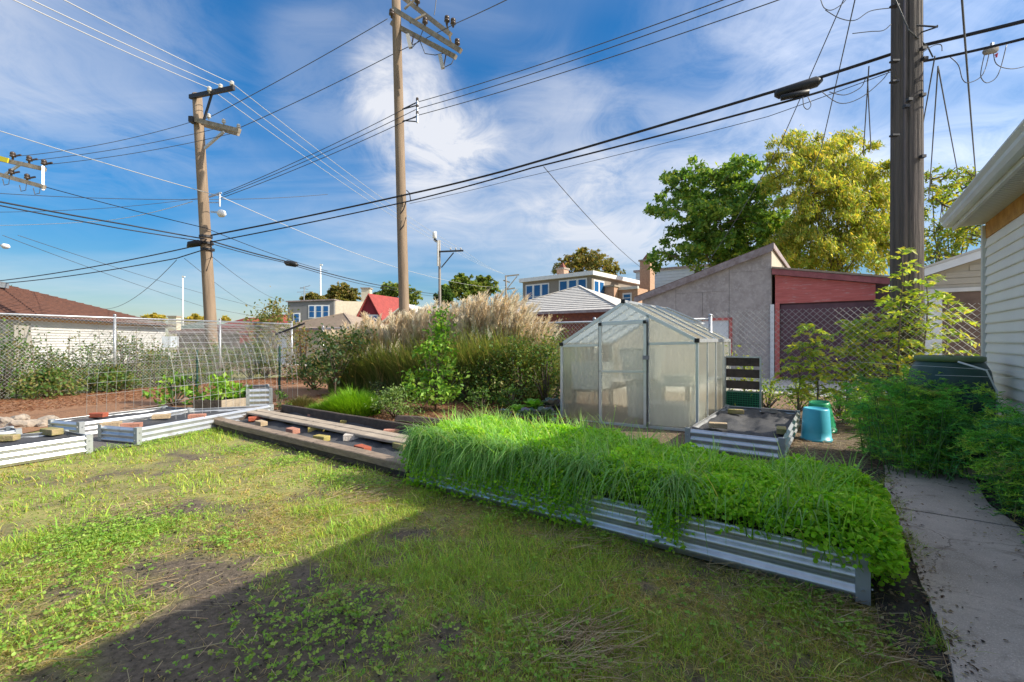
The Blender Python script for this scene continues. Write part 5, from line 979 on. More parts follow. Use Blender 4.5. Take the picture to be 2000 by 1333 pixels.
# ============================================================ LAWN AND COVER CROP
def lawn_mask(x, y):
    a = x * U.x + y * U.y; b = x * V.x + y * V.y
    ok = (a < BA0 - .02) & (b < .36) | ((b < BB0) & (a < 2.80))
    # stop at the metal beds on the left and behind the house wall
    c1, c2 = G(178, 882), G(268, 872); ok &= ((c2.x - G(-330, 1000).x) * 0 + 1 > 0)
    l0, l1 = G(268, 872), G(532, 803); side = (l1.x - l0.x) * (y - l0.y) - (l1.y - l0.y) * (x - l0.x); ok &= ~((side > 0) & (y > l0.y))
    l0, l1 = G(-200, 950), G(178, 882); side = (l1.x - l0.x) * (y - l0.y) - (l1.y - l0.y) * (x - l0.x); ok &= ~((side > 0) & (y <= l1.y + .35)); ok &= ~((x < G(200, 878).x) & (y > 5.1))
    return ok
def lawn_points(n, r0_, r1_):
    r_ = np.sqrt(rng.uniform(r0_ ** 2, r1_ ** 2, n)); th = rng.uniform(R(-63), R(63), n); x = r_ * np.sin(th); y = r_ * np.cos(th); k = lawn_mask(x, y); return x[k], y[k]
LV, LF_, LC = [], [], []; off = 0
for (n, r0_, r1_, wm, hm) in ((165000, .9, 2.6, .0030, 1.0), (140000, 2.6, 4.2, .0042, 1.05), (140000, 4.2, 9.5, .0075, 1.15)):
    x, y = lawn_points(n, r0_, r1_); c = cover(x, y); k = rng.random(len(x)) < c ** 1.3 * .95 + .015; x, y, c = x[k], y[k], c[k]; n = len(x)
    big = vnoise(x, y, .9, 3) * .55 + vnoise(x, y, 2.6, 8) * .45; fine_ = vnoise(x, y, 9., 13)
    dry = np.clip((big - .42) * 3.2 + (fine_ - .5) * .9 + .20, .06, .88); isdry = rng.random(n) < dry
    lush = np.clip((.52 - big) * 3 + (vnoise(x, y, 5., 21) - .45) * 1.5, 0, 1)
    col = pal(n, [(.31, .49, .07), (.42, .57, .08), (.24, .42, .08), (.52, .60, .12)], [4, 4, 2, 2], .26); cd = pal(n, [(.58, .47, .17), (.46, .37, .14), (.66, .56, .26), (.52, .50, .12), (.40, .31, .14)], [3, 3, 2, 3, 2], .26); col[isdry] = cd[isdry]
    h_ = rng.uniform(.014, .040, n) * hm * (.6 + 1.1 * lush); tall = rng.random(n) < .04; h_[tall] *= 1.8
    lean = rng.uniform(.2, 1.2, n); lean[isdry] = rng.uniform(.8, 2.3, isdry.sum()); dr_ = rng.uniform(.1, .5, n); dr_[isdry] = rng.uniform(.4, .85, isdry.sum())
    v, f, kk = blades(np.stack([x, y, np.full(n, -.012)], 1), rng.uniform(0, 6.283, n), h_ * 1.3, rng.uniform(.5, 1.3, n) * wm, lean, dr_, 2)
    LV.append(v); LF_.append(f + off); LC.append(np.repeat(col, kk, 0)); off += len(v)
tag(obj('lawn_grass', mesh('lawn_grass', np.concatenate(LV), np.concatenate(LF_), np.concatenate(LC)), M['grass']), 'patchy short lawn grass with dry yellow areas', 'grass', kind='stuff')
x, y = lawn_points(60000, .9, 3.8); k = rng.random(len(x)) < cover(x, y) ** 1.2; x, y = x[k], y[k]; n = len(x); th = rng.uniform(0, 6.283, n); ln = rng.uniform(.012, .05, n); A = np.stack([x, y, rng.uniform(-.008, .012, n)], 1)
v, f = segs(A, A + np.stack([np.cos(th) * ln, np.sin(th) * ln, rng.uniform(-.004, .012, n)], 1), rng.uniform(.0005, .0011, n)); tag(part('lawn_thatch', v, f, M['straw'], None, np.repeat(pal(n, [(.46, .37, .18), (.36, .29, .14), (.58, .48, .28), (.30, .30, .09)], None, .18), 6, 0)), 'matted dry thatch lying between the lawn blades', 'thatch', kind='stuff')
# clover and broadleaf weeds in patches
CP = [(G(220, 1045), .34, 900), (G(150, 1120), .3, 250), (G(440, 1060), .14, 120), (G(700, 1180), .16, 80), (G(640, 1215), .2, 110), (G(740, 1260), .25, 110), (G(560, 1180), .2, 70), (G(1180, 1050), .12, 90), (G(1260, 1060), .12, 70), (G(980, 1000), .25, 140), (G(1550, 1160), .2, 160), (G(1640, 1230), .22, 150), (G(900, 1280), .3, 160), (G(1050, 1300), .25, 160), (G(100, 1250), .3, 300), (G(1350, 1200), .3, 120), (G(520, 1290), .3, 160), (G(380, 850), .35, 260), (G(300, 868), .2, 150), (G(480, 880), .25, 200), (G(560, 905), .22, 180), (G(660, 935), .2, 180), (G(740, 950), .2, 180), (G(195, 880), .15, 90)]
pts = []
for (p, r_, n) in CP:
    n = int(n * 1.25)
    q_ = np.stack([p.x + rng.normal(size=n) * r_ * .6, p.y + rng.normal(size=n) * r_ * .6, rng.uniform(.012, .045, n)], 1); pts.append(q_[lawn_mask(q_[:, 0], q_[:, 1])])
x, y = lawn_points(2200, 1, 6); pts.append(np.stack([x, y, rng.uniform(.01, .035, len(x))], 1)); pts = np.concatenate(pts)
v, f, k = trefoil(pts, .0135, 1.9); k *= 3; tag(part('clover_weeds', v, f, M['leaf'], None, np.repeat(pal(len(pts), [(.20, .38, .06), (.28, .45, .07), (.36, .50, .10)], [3, 4, 3]), k, 0)), 'small clover and broadleaf weeds scattered in the lawn', 'weeds', kind='stuff')
# dry stalks and clippings lying about
x, y = lawn_points(2600, 1, 5.5); n = len(x); th = rng.uniform(0, 6.283, n); ln = rng.uniform(.03, .14, n)
ex = [(G(1120, 1265), .2, 260), (G(1130, 1060), .25, 120), (G(1000, 985), .25, 160), (G(1480, 1125), .3, 200), (G(700, 970), .25, 80), (G(230, 1190), .35, 60), (G(250, 990), .35, 160), (G(1620, 1200), .25, 120), (G(1740, 1290), .15, 80)]
for (p, r_, m_) in ex:
    x = np.append(x, p.x + rng.normal(size=m_) * r_ * .5); y = np.append(y, p.y + rng.normal(size=m_) * r_ * .5); th = np.append(th, rng.normal(.3, .6, m_)); ln = np.append(ln, rng.uniform(.06, .2, m_))
k = lawn_mask(x, y); x, y, th, ln = x[k], y[k], th[k], ln[k]; n = len(x); A = np.stack([x, y, rng.uniform(.006, .035, n)], 1); B = A + np.stack([np.cos(th) * ln, np.sin(th) * ln, rng.uniform(-.01, .02, n)], 1)
v, f = segs(A, B, rng.uniform(.0007, .0018, n)); tag(part('dry_stalks', v, f, M['straw'], None, np.repeat(pal(n, [(.48, .38, .22), (.36, .27, .15), (.58, .48, .30)]), 6, 0)), 'dry straw stalks lying on the lawn', 'straw', kind='stuff')
# small clods and crumbs on the bare soil, leaf scraps on path
x, y = lawn_points(9000, 1, 5); k = rng.random(len(x)) < (1 - cover(x, y)) ** 1.5; x, y = x[k], y[k]; n = len(x)
s = rng.uniform(.003, .011, n); th = rng.uniform(0, 6.28, n); A = np.stack([x, y, np.full(n, -.004)], 1); v, f = segs(A, A + np.stack([np.cos(th) * s, np.sin(th) * s, s * .4], 1), s * .6, s * .35)
tag(part('soil_crumbs', v, f, M['soil']), 'dark soil crumbs on the bare patches', 'soil crumbs', kind='stuff')
n = 900; a_ = rng.uniform(.8, 5.7, n); b_ = np.where(rng.random(n) < .6, .33 + np.abs(rng.normal(size=n)) * .08, .95 - np.abs(rng.normal(size=n)) * .12); b_ = np.where(rng.random(n) < .15, rng.uniform(.35, .95, n), b_)
q_ = np.stack([a_ * U.x + b_ * V.x, a_ * U.y + b_ * V.y, np.full(n, .04)], 1); v, f, k = leaves(q_, rng.uniform(.008, .03, n), .5, 6.0); tag(part('path_litter', v, f, M['straw'], None, np.repeat(pal(n, [(.10, .065, .045), (.22, .15, .09), (.4, .32, .2), (.05, .04, .035)]), k, 0)), 'leaf scraps and dirt crumbs along the concrete path edges', 'litter', kind='stuff')

# soil strip between the bed and the path: weeds, clods and straw
n = 900; a_ = rng.uniform(2.4, 5.4, n); b_ = rng.uniform(.14, .37, n); q_ = np.stack([a_ * U.x + b_ * V.x, a_ * U.y + b_ * V.y, rng.uniform(.012, .05, n)], 1); v, f, k = leaves(q_, rng.uniform(.012, .035, n), .6, 2.0); tag(part('margin_litter', v, f, M['straw'], None, np.repeat(pal(n, [(.10, .07, .05), (.25, .18, .11), (.42, .34, .2), (.22, .36, .07), (.16, .28, .06)], [4, 3, 2, 2, 2]), k, 0)), 'leaf litter and tiny weeds on the dark soil beside the path', 'litter', kind='stuff')
n = 2600; a_ = rng.uniform(1.2, 5.2, n); b_ = .335 + rng.normal(size=n) * .028; kp = vnoise(a_, a_ * 0, 4.1, 3) > .45; a_, b_ = a_[kp], b_[kp]; n = len(a_); v, f, k = blades(np.stack([a_ * U.x + b_ * V.x, a_ * U.y + b_ * V.y, np.full(n, .005)], 1), rng.uniform(0, 6.283, n), rng.uniform(.03, .09, n), .0035, rng.uniform(.3, 1.3, n), rng.uniform(.1, .6, n), 3); tag(part('edge_grass', v, f, M['grass'], None, np.repeat(pal(n, [(.30, .44, .06), (.5, .46, .16), (.22, .36, .05)]), k, 0)), 'grass creeping over the left edge of the concrete path', 'grass', kind='stuff')
# cover crop of oats and clover on the big bed
def crop_top(a, b): # height of the canopy
    ea = np.clip(np.minimum(a - BA0 + .10, BA1 + .12 - a) / .22, 0, 1); eb = np.clip(np.minimum(b - BB0 + .12, BB1 + .18 - b) / .22, 0, 1)
    return (.05 + (.11 + .09 * vnoise(a, b, 2.2, 2) + .10 * vnoise(a, b, 6., 5)) * np.sqrt(ea * eb)) + BH - .06 - .03 * np.clip((b + .6) / .7, 0, 1)
n = 52000; a_ = rng.uniform(BA0 - .07, BA1 + .10, n); b_ = rng.uniform(BB0 - .06, BB1 + .14, n); top = crop_top(a_, b_)
zz = top - np.abs(rng.normal(size=n)) * .05 + rng.uniform(-.005, .045, n); c_ = np.stack([a_ * U.x + b_ * V.x, a_ * U.y + b_ * V.y, zz], 1)
# clover spilling down the right end and in tufts over the front rim
m_ = 1900; b2 = BB1 + rng.uniform(.0, .14, m_); a2 = rng.uniform(BA0 + .12, BA1 + .1, m_); z2 = rng.uniform(.02, 1, m_) ** .8 * (crop_top(a2, np.full(m_, BB1 + .05)) ) * np.clip(1.25 - (b2 - BB1) * 3.5, .15, 1); c2 = np.stack([a2 * U.x + b2 * V.x, a2 * U.y + b2 * V.y, z2], 1)
m3 = 3600; cl = rng.choice([-2.98, -2.9, -2.78, -2.66, -2.5, -2.36, -2.2, -2.06, -1.9, -1.78, -1.62, -1.5, -1.4, -.86, -.80], m3); b3 = cl + rng.normal(size=m3) * .055; a3 = BA0 - .015 - np.abs(rng.normal(size=m3)) * .035; z3 = BH + .06 - np.abs(rng.normal(size=m3)) * np.where(b3 < -1.3, .14, .11); z3 = np.maximum(z3, .02); c3 = np.stack([a3 * U.x + b3 * V.x, a3 * U.y + b3 * V.y, z3], 1)
cc = np.concatenate([c_, c2, c3]); v1, f1, k1 = hexleaves(cc, .028, .8, 1.1); col1 = np.repeat(pal(len(cc), [(.31, .63, .035), (.39, .70, .045), (.50, .75, .08), (.23, .52, .035)], [4, 4, 2, 2]), k1, 0)
n = 8500; a_ = rng.uniform(BA0 - .02, BA1 + .05, n); b_ = rng.uniform(BB0, BB1 + .05, n); cl = vnoise(a_, b_, 3.1, 11) * .6 + vnoise(a_, b_, 8., 17) * .5; kp = rng.random(n) < np.clip((cl - .3) * 2.4, .12, 1) * (1 - .55 * (b_ > -.5)); a_, b_ = a_[kp], b_[kp]; n = len(a_)
cell = np.floor(a_ / .11) * 37.1 + np.floor(b_ / .11) * 11.7; ang_out = np.where(a_ < BA0 + .22, math.atan2(-U.y, -U.x), (np.sin(cell) * 43758.5) % 6.283) + rng.normal(size=n) * .8
L_ = rng.uniform(.16, .40, n); v2, f2, k2 = blades(np.stack([a_ * U.x + b_ * V.x, a_ * U.y + b_ * V.y, crop_top(a_, b_) - .16], 1), ang_out, L_, rng.uniform(.004, .0095, n), rng.uniform(.15, .95, n), rng.uniform(.05, .75, n), 5); col2 = np.repeat(pal(n, [(.28, .55, .08), (.36, .62, .11), (.46, .68, .17), (.21, .47, .08), (.66, .62, .22)], [6, 8, 4, 4, 1]), k2, 0)
tc_ = 70; ta_ = rng.uniform(BA0 + .08, BA1, tc_); tb_ = rng.uniform(BB0 + .05, BB1 - .05, tc_); ix = rng.integers(0, tc_, 2600); a_ = np.append(a_, ta_[ix] + rng.normal(size=2600) * .022); b_ = np.append(b_, tb_[ix] + rng.normal(size=2600) * .022); m4 = 2600
v4, f4, k4 = blades(np.stack([a_[-m4:] * U.x + b_[-m4:] * V.x, a_[-m4:] * U.y + b_[-m4:] * V.y, crop_top(a_[-m4:], b_[-m4:]) - .12], 1), rng.uniform(0, 6.283, m4), rng.uniform(.2, .36, m4), rng.uniform(.004, .009, m4), rng.uniform(.2, .9, m4), rng.uniform(.05, .5, m4), 4); col4 = np.repeat(pal(m4, [(.30, .58, .10), (.42, .68, .18), (.52, .70, .25), (.24, .48, .14)]), k4, 0)
# drooping fringe over the front edge
n = 6500; b_ = np.where(rng.random(n) < .55, rng.uniform(BB0, -1.3, n), rng.uniform(BB0, BB1 - .12, n)); b_ = np.round(b_ / .055) * .055 + rng.normal(size=n) * .014; kp = rng.random(n) < np.clip(vnoise(b_, b_ * 0, 3.7, 7) * 1.8 - .35 + np.clip((-1.5 - b_) * .8, 0, .6), .05, 1) * np.where(b_ < -1.05, 1.0, np.where(np.abs(b_ + .82) < .12, .9, .2)); b_ = b_[kp]; n = len(b_); a_ = BA0 + rng.uniform(-.02, .16, n)
v3, f3, k3 = blades(np.stack([a_ * U.x + b_ * V.x, a_ * U.y + b_ * V.y, np.full(n, BH + .06) + rng.uniform(0, .12, n)], 1), math.atan2(-U.y, -U.x) + rng.normal(size=n) * .85, rng.uniform(.14, .42, n), rng.uniform(.004, .0095, n), rng.uniform(.3, .85, n), rng.uniform(.6, 1.75, n), 6); col3 = np.repeat(pal(n, [(.17, .38, .10), (.23, .46, .12), (.3, .48, .18)]), k3, 0)
v, f = merge((v1, f1), (v2, f2), (v3, f3), (v4, f4)); tag(part('cover_crop', v, f, M['grass'], None, np.concatenate([col1, col2, col3, col4])), 'dense bright green clover and oat cover crop on the long bed', 'cover crop', kind='stuff')

# ============================================================ PLANTS
def stems(par, pts, r, mat='bark', name='stem'):
    m = MB()
    for pl in pts: m.tube(pl, [r * (1 - .6 * i / (len(pl) - 1)) for i in range(len(pl))], 6)
    return m.to(name, M[mat], par, True)
def foliage(par, c, size, cols, wts=None, aspect=.55, up=.5, name='foliage', mat='leaf', tdir=None):
    v, f, k = leaves(c, size, aspect, up, tdir); return part(name, v, f, M[mat], par, np.repeat(pal(len(c), cols, wts), k, 0))
def bush(label, p, rx, hz, n, size, cols, wts=None, cat='shrub', name='shrub', group=None, clumps=None, aspect=.55, z0=.05, up=.5, spiky=0):
    p = Vector(p); p.z = 0; t = thing(name, label, cat, p, group); nc = clumps or max(6, n // 60); cs = []
    st = []
    for _ in range(nc):
        an, rr = random.uniform(0, 6.28), random.random() ** .55; zf = random.uniform(.12, 1); pr = math.sin(min(1, zf * .8 + .2) * math.pi * .92 + .15) ** .7 if not spiky else (1 - zf) * .9 + .12
        cs.append((p.x + rx * rr * pr * math.cos(an), p.y + rx * rr * pr * math.sin(an), z0 + hz * zf * (1 - .12 * rr)))
    cs = np.array(cs)
    for c in cs[: min(nc, 14)]: st.append([p + Z * 0, p.lerp(Vector(c), .5) + Z * .05 * hz, Vector(c)])
    idx = rng.integers(0, nc, n); pts = cs[idx] + rng.normal(size=(n, 3)) * np.array([rx * .2, rx * .2, hz * .11]); pts[:, 2] = np.maximum(pts[:, 2], z0 * .5)
    stems(t, st, .012 + hz * .004); foliage(t, pts, size, cols, wts, aspect, up); return t
GRN = [(.08, .18, .04), (.12, .24, .05), (.17, .29, .06), (.06, .13, .04)]
OLV = [(.20, .22, .06), (.26, .24, .08), (.14, .18, .05), (.30, .25, .10), (.10, .15, .045)]
BRT = [(.22, .44, .04), (.30, .52, .05), (.16, .36, .04), (.36, .54, .08)]
# shrubs along the left fence, behind the mesh
LB = [('dark leafy shrub at the left edge behind the fence, tall one by the grey door', 6.6, -.5, .75, 1.5), ('olive shrub behind the left fence, second from the left edge', 5.75, -.45, .7, .95), ('dark shrub behind the left fence with thin upright stems', 5.1, -.5, .65, 1.1), ('olive green shrub behind the fence beside the second post', 4.4, -.5, .75, 1.25), ('reddish olive shrub behind the left fence at the shadowed wall', 3.7, -.5, .65, .9), ('olive shrub behind the trellis arch, left one', 2.9, -.5, .7, 1.0), ('green shrub behind the trellis arch, middle one', 2.1, -.5, .6, 1.1), ('green shrub behind the trellis arch, right one', 1.2, -.4, .6, 1.15), ('dark green shrub at the left picture edge low behind the mesh', 7.6, -.4, .8, 1.0), ('low dark shrub in front of the fence bottom at left', 6.1, .2, .5, .55), ('low olive shrub at the fence bottom near the first post', 4.9, .15, .45, .5)]
for i, (lb, t_, of, rx, hz) in enumerate(LB): bush(lb, LF(t_, of), rx, hz, 1500, .075, GRN + OLV if i % 2 else GRN + OLV[:2], None, group='shrubs along the left fence', clumps=38)
def twigs(label, p, n, hz, seed):
    p = Vector(p); t = thing('tall_stem_plant', label, 'plant', p, 'shrubs along the left fence'); st = []; lf = []
    for _ in range(n):
        b = p + Vector((random.uniform(-.5, .5), random.uniform(-.4, .4), 0)); e = b + Vector((random.uniform(-.15, .15), random.uniform(-.15, .15), hz * random.uniform(.75, 1.05))); st.append([b, b.lerp(e, .5) + Vector((random.uniform(-.05, .05), 0, 0)), e])
        for k in range(16): q_ = b.lerp(e, random.uniform(.35, 1)); lf.append((q_.x + random.gauss(0, .05), q_.y + random.gauss(0, .05), q_.z + random.gauss(0, .03)))
    stems(t, st, .008); foliage(t, np.array(lf), .07, OLV + GRN[:1])
twigs('thin stemmed plant rising against the white garage wall, left', LF(5.2, -.45), 9, 1.45, 1); twigs('thin stemmed plant rising against the white garage wall, middle', LF(4.3, -.5), 10, 1.6, 2); twigs('thin stemmed plant rising against the white garage wall, right', LF(3.2, -.5), 9, 1.4, 3); twigs('thin stemmed vine climbing the fence near the grey door', LF(6.3, -.2), 8, 1.8, 4)
# plants near the arch
bush('bright green leafy plant inside the trellis arch, left one', P(340, 760, 8.6), .42, .55, 420, .10, BRT + GRN[:2], cat='plant', name='leafy_plant', clumps=16); bush('bright green leafy plant inside the trellis arch, behind the planter box', P(440, 760, 8.3), .36, .55, 460, .10, BRT, cat='plant', name='leafy_plant', clumps=16); bush('small weed at the foot of the tall metal planter', P(545, 790, 8.0), .16, .3, 130, .05, GRN, cat='plant', name='weed', clumps=8)
bush('yellowing leafy bush above the fence corner', P(535, 640, 17), 1.05, 2.45, 1700, .13, OLV + [(.26, .22, .07)], clumps=40); bush('orange tinged shrub at the fence corner post', P(590, 700, 14.5), .5, 1.5, 500, .09, [(.32, .16, .06), (.2, .17, .06), (.12, .15, .05)], clumps=16)
bush('bushy weeds along the fence corner under the arm', P(520, 740, 15), .8, .9, 700, .08, GRN + OLV, clumps=20)
# small dark leaved tree
st_ = Vector((-3.72, 9.6, 0)); t = thing('small_tree', 'small dark leaved fruit tree left of the feathery grasses', 'tree', st_); br_ = []
for k in range(16):
    an = random.uniform(0, 6.28); rr = random.uniform(.15, .62); e = st_ + Vector((rr * math.cos(an), rr * math.sin(an) * .8, random.uniform(.55, 1.38))); br_.append([st_ + Z * random.uniform(.25, .5), st_.lerp(e, .6) + Z * .12, e])
stems(t, [[st_, st_ + Vector((.02, 0, .35)), st_ + Vector((-.02, 0, 1.1))]], .025, 'bark', 'trunk'); cs = np.array([tuple(b[-1]) for b in br_]); stems(t, br_, .010, 'bark', 'branches')
n = 1500; foliage(t, cs[rng.integers(0, len(cs), n)] + rng.normal(size=(n, 3)) * np.array([.15, .15, .13]), .085, [(.045, .10, .035), (.08, .13, .04), (.13, .16, .05), (.22, .17, .07)], [4, 3, 2, 1], name='crown')
bush('shrub with olive leaves beside the small dark tree', P(612, 740, 11.5), .5, .85, 700, .075, OLV + GRN, clumps=24)
# feathery ornamental grasses
OG = [(668, 11.0, 1.44), (706, 10.6, 1.58), (746, 10.3, 1.74), (790, 10.1, 1.84), (835, 9.9, 1.90), (880, 9.7, 1.98), (920, 9.6, 2.08), (958, 9.5, 2.17), (996, 9.4, 2.10), (1026, 9.5, 1.86), (1052, 9.6, 1.72)]
for i, (px, d, hh) in enumerate(OG):
    p = P(px, 700, d); p.z = 0; t = thing('ornamental_grass', 'feathery tan plumed grass clump, ' + ('leftmost, lowest of the row' if i == 0 else 'second from the left end of the row' if i == 1 else 'rightmost, nearest the greenhouse' if i == len(OG) - 1 else 'second from the right end of the row' if i == len(OG) - 2 else ('', '', 'third', 'fourth', 'fifth', 'sixth', 'seventh', 'eighth', 'ninth')[i] + ' from the left end of the row'), 'ornamental grass', p, 'feathery grasses along the back fence')
    n = 1150; an = rng.uniform(0, 6.283, n); rr = rng.random(n) ** .6 * .30; L_ = rng.uniform(.7, 1.02, n) * hh * .86
    pos = np.stack([p.x + rr * np.cos(an), p.y + rr * np.sin(an), np.zeros(n)], 1); v, f, k = blades(pos, an + rng.normal(size=n) * .5, L_, rng.uniform(.008, .016, n), rng.uniform(.12, .62, n), rng.uniform(.05, .5, n), 6)
    part('blades', v, f, M['grass'], t, np.repeat(pal(n, [(.20, .29, .08), (.30, .35, .12), (.14, .21, .06), (.56, .48, .24)], [4, 4, 3, 2]), k, 0))
    m_ = 66 if i < 9 else 26; A, B, ra, rb_, cl_ = [], [], [], [], []
    for _ in range(m_):
        a_ = random.uniform(0, 6.28); r_ = random.random() ** .6; b0_ = np.array([p.x + .2 * r_ * math.cos(a_), p.y + .2 * r_ * math.sin(a_), .3]); h2 = hh * random.uniform(.74, 1.03); tip = np.array([p.x + .46 * r_ * math.cos(a_) + random.gauss(0, .07), p.y + .40 * r_ * math.sin(a_), h2]); fl = random.uniform(.24, .36)
        lean = unit((tip - b0_)[None])[0]; ba = tip - lean * fl; A.append(b0_); B.append(ba); ra.append(.0035); rb_.append(.003); cl_.append((.40, .31, .17)); bend = np.array([math.cos(a_), math.sin(a_), 0]) * .05 + np.array([.06, 0, 0])
        nh = 64; base = (.93, .80, .62) if random.random() < .5 else (.95, .87, .74)
        for q_ in range(nh):
            s = q_ / nh; c0_ = ba + (tip - ba) * s + bend * s * s; o_ = np.array([random.gauss(0, 1), random.gauss(0, 1), 0]) * .036 + lean * random.uniform(.06, .13) + bend * s * .6
            A.append(c0_); B.append(c0_ + o_); ra.append(.0048); rb_.append(.0016); cl_.append(base)
    v, f = segs(A, B, np.array(ra), np.array(rb_)); c_ = np.array(cl_) * (1 + rng.normal(size=(len(cl_), 1)) * .12); part('plumes', v, f, M['plume'], t, np.repeat(np.clip(c_, 0, 1), 6, 0))
# leafy asters in front of the grass, by the greenhouse
for i, (px, py, d, rx, hz, lb) in enumerate([(960, 770, 8.9, .45, 1.15, 'tall green leafy shrub among the grasses, left of two'), (1015, 770, 8.7, .5, 1.2, 'tall green leafy shrub in front of the plumes'), (1065, 770, 8.6, .48, 1.22, 'tall green leafy shrub touching the greenhouse side'), (910, 775, 9.0, .35, .8, 'low dark leafy shrub under the grasses'), (1090, 700, 10.3, .5, 1.45, 'loose olive shrub behind the greenhouse corner')]):
    bush(lb, P(px, py, d), rx, hz, 1700 if i < 3 else 700, .062, GRN + OLV[:3] + [(.18, .24, .06)], None, clumps=44)
for (px, py, d, lb) in [(742, 790, 9.4, 'low grey green shrub under the grasses at left'), (1000, 795, 8.1, 'low green weed in front of the tall shrubs, left'), (940, 800, 8.3, 'small yellow green weed on the mulch by the grasses')]: bush(lb, P(px, py, d), .3, .34, 420, .055, [(.07, .11, .06), (.05, .09, .045), (.11, .15, .06)] if px < 800 else GRN, clumps=14)
# young broadleaf tree in the mulch
yb = G(850, 806); t = thing('young_tree', 'young bright green broadleaf tree standing in the mulch', 'tree', yb); st = []; cs = []
for k in range(44):
    zf = random.uniform(.06, 1); an = random.uniform(0, 6.28); rr = (.5 * (1 - zf) ** .6 + .06) * random.uniform(.35, 1); cs.append((yb.x + rr * math.cos(an), yb.y + rr * math.sin(an), .1 + 1.32 * zf)); st.append([yb + Z * (.05 + zf * .9), yb.lerp(Vector(cs[-1]), .7) + Z * .02, Vector(cs[-1])])
for k in range(7): cs.append((yb.x + .13 + random.gauss(0, .03), yb.y, 1.3 + k * .07))
stems(t, [[yb, yb + Vector((.05, 0, .8)), yb + Vector((.13, 0, 1.72))]], .018, 'bark', 'trunk'); stems(t, st, .007, 'bark', 'branches'); cs = np.array(cs); n = 1500; foliage(t, cs[rng.integers(0, len(cs), n)] + rng.normal(size=(n, 3)) * np.array([.1, .1, .06]), .088, [(.18, .38, .04), (.26, .46, .06), (.34, .50, .09), (.12, .28, .04)], [4, 3, 2, 2], .6, .9, 'crown')
# fine bright mound and light green herb
def mound(label, p, rx, hz, n, cols, w_=.004, name='herb_mound', yr=.7):
    p = Vector(p); t = thing(name, label, 'plant', p); an = rng.uniform(0, 6.283, n); rr = rng.random(n) ** .5; pos = np.stack([p.x + rr * rx * .7 * np.cos(an), p.y + rr * rx * yr * .7 * np.sin(an), rng.uniform(.0, .5, n) * hz * (1 - rr * .7)], 1)
    v, f, k = blades(pos, an + rng.normal(size=n) * .7, rng.uniform(.45, .75, n) * hz * (1.1 - .35 * rr), rng.uniform(.7, 1.4, n) * w_, rng.uniform(.2, .9, n), rng.uniform(.05, .4, n), 3); part('foliage', v, f, M['grass'], t, np.repeat(pal(n, cols), k, 0)); return t
mound('bright yellow green feathery mound behind the timber bed', G(690, 812), .62, .52, 5200, [(.20, .42, .02), (.27, .50, .03), (.15, .34, .02)], .007); mound('low green fringe left of the bright mound', G(632, 808), .36, .26, 1500, [(.16, .33, .03), (.22, .36, .05)], .006)
bush('pale green herb between the bright mound and the young tree', G(772, 818), .42, .42, 1100, .05, [(.16, .27, .07), (.22, .33, .10), (.12, .2, .05)], cat='plant', name='herb', clumps=26); mound('dry yellowed grass tuft at the left end of the timber bed', G(590, 795), .4, .26, 900, [(.40, .33, .14), (.3, .27, .1), (.22, .24, .07)], .006)
# cabbages
def cabbage(label, p, s, cols, n=12):
    p = Vector(p); t = thing('cabbage_plant', label, 'cabbage', p, 'leafy vegetables beside the greenhouse'); vv, ff = [], []
    for k in range(n):
        an = 2.4 * k; tl_ = (.5 + .9 * k / n); L_ = s * (.65 + .4 * (k / n)); d_ = np.array([math.cos(an), math.sin(an), 0]); sd = np.array([-math.sin(an), math.cos(an), 0]); b = len(vv)
        for i in range(6):
            u_ = i / 5; c = np.array(p) + d_ * (L_ * u_ * math.sin(tl_)) + np.array([0, 0, .04 + s * .5 * (1 - k / n) * .5 + L_ * (u_ * math.cos(tl_) - .35 * u_ * u_)]); w_ = s * .36 * math.sin(math.pi * min(1, u_ * .82 + .16))
            for j in (-1, 0, 1): vv.append(c + sd * w_ * j + np.array([0, 0, .045 * s * 4 * abs(j) * (1 + .5 * math.sin(i * 3 + k))]) * .5)
        for i in range(5):
            for j in range(2): ff.append((b + i * 3 + j, b + i * 3 + j + 1, b + i * 3 + j + 4, b + i * 3 + j + 3))
    c_ = np.repeat(pal(n, cols), 18, 0); part('leaves', np.array(vv), np.array(ff), M['leaf'], t, c_, True); MB().tube([p, p + Z * .12], .02, 6).to('stem', M['bark'], t)
for (px, py, s, cl_, lb) in [(1065, 826, .30, 0, 'blue green cabbage touching the greenhouse corner'), (1030, 824, .26, 0, 'purple blue cabbage left of the greenhouse corner'), (1042, 806, .30, 1, 'bright green leafy vegetable behind the cabbages'), (1078, 806, .32, 0, 'dark blue green cabbage beside the greenhouse side wall'), (1010, 812, .22, 1, 'small bright green vegetable at the left of the cabbages'), (985, 818, .18, 0, 'small dusky cabbage nearest the mulch patch')]:
    cabbage(lb, G(px, py), s, [[(.15, .22, .22), (.12, .2, .18), (.19, .19, .26)], [(.18, .42, .06), (.25, .5, .09)]][cl_])
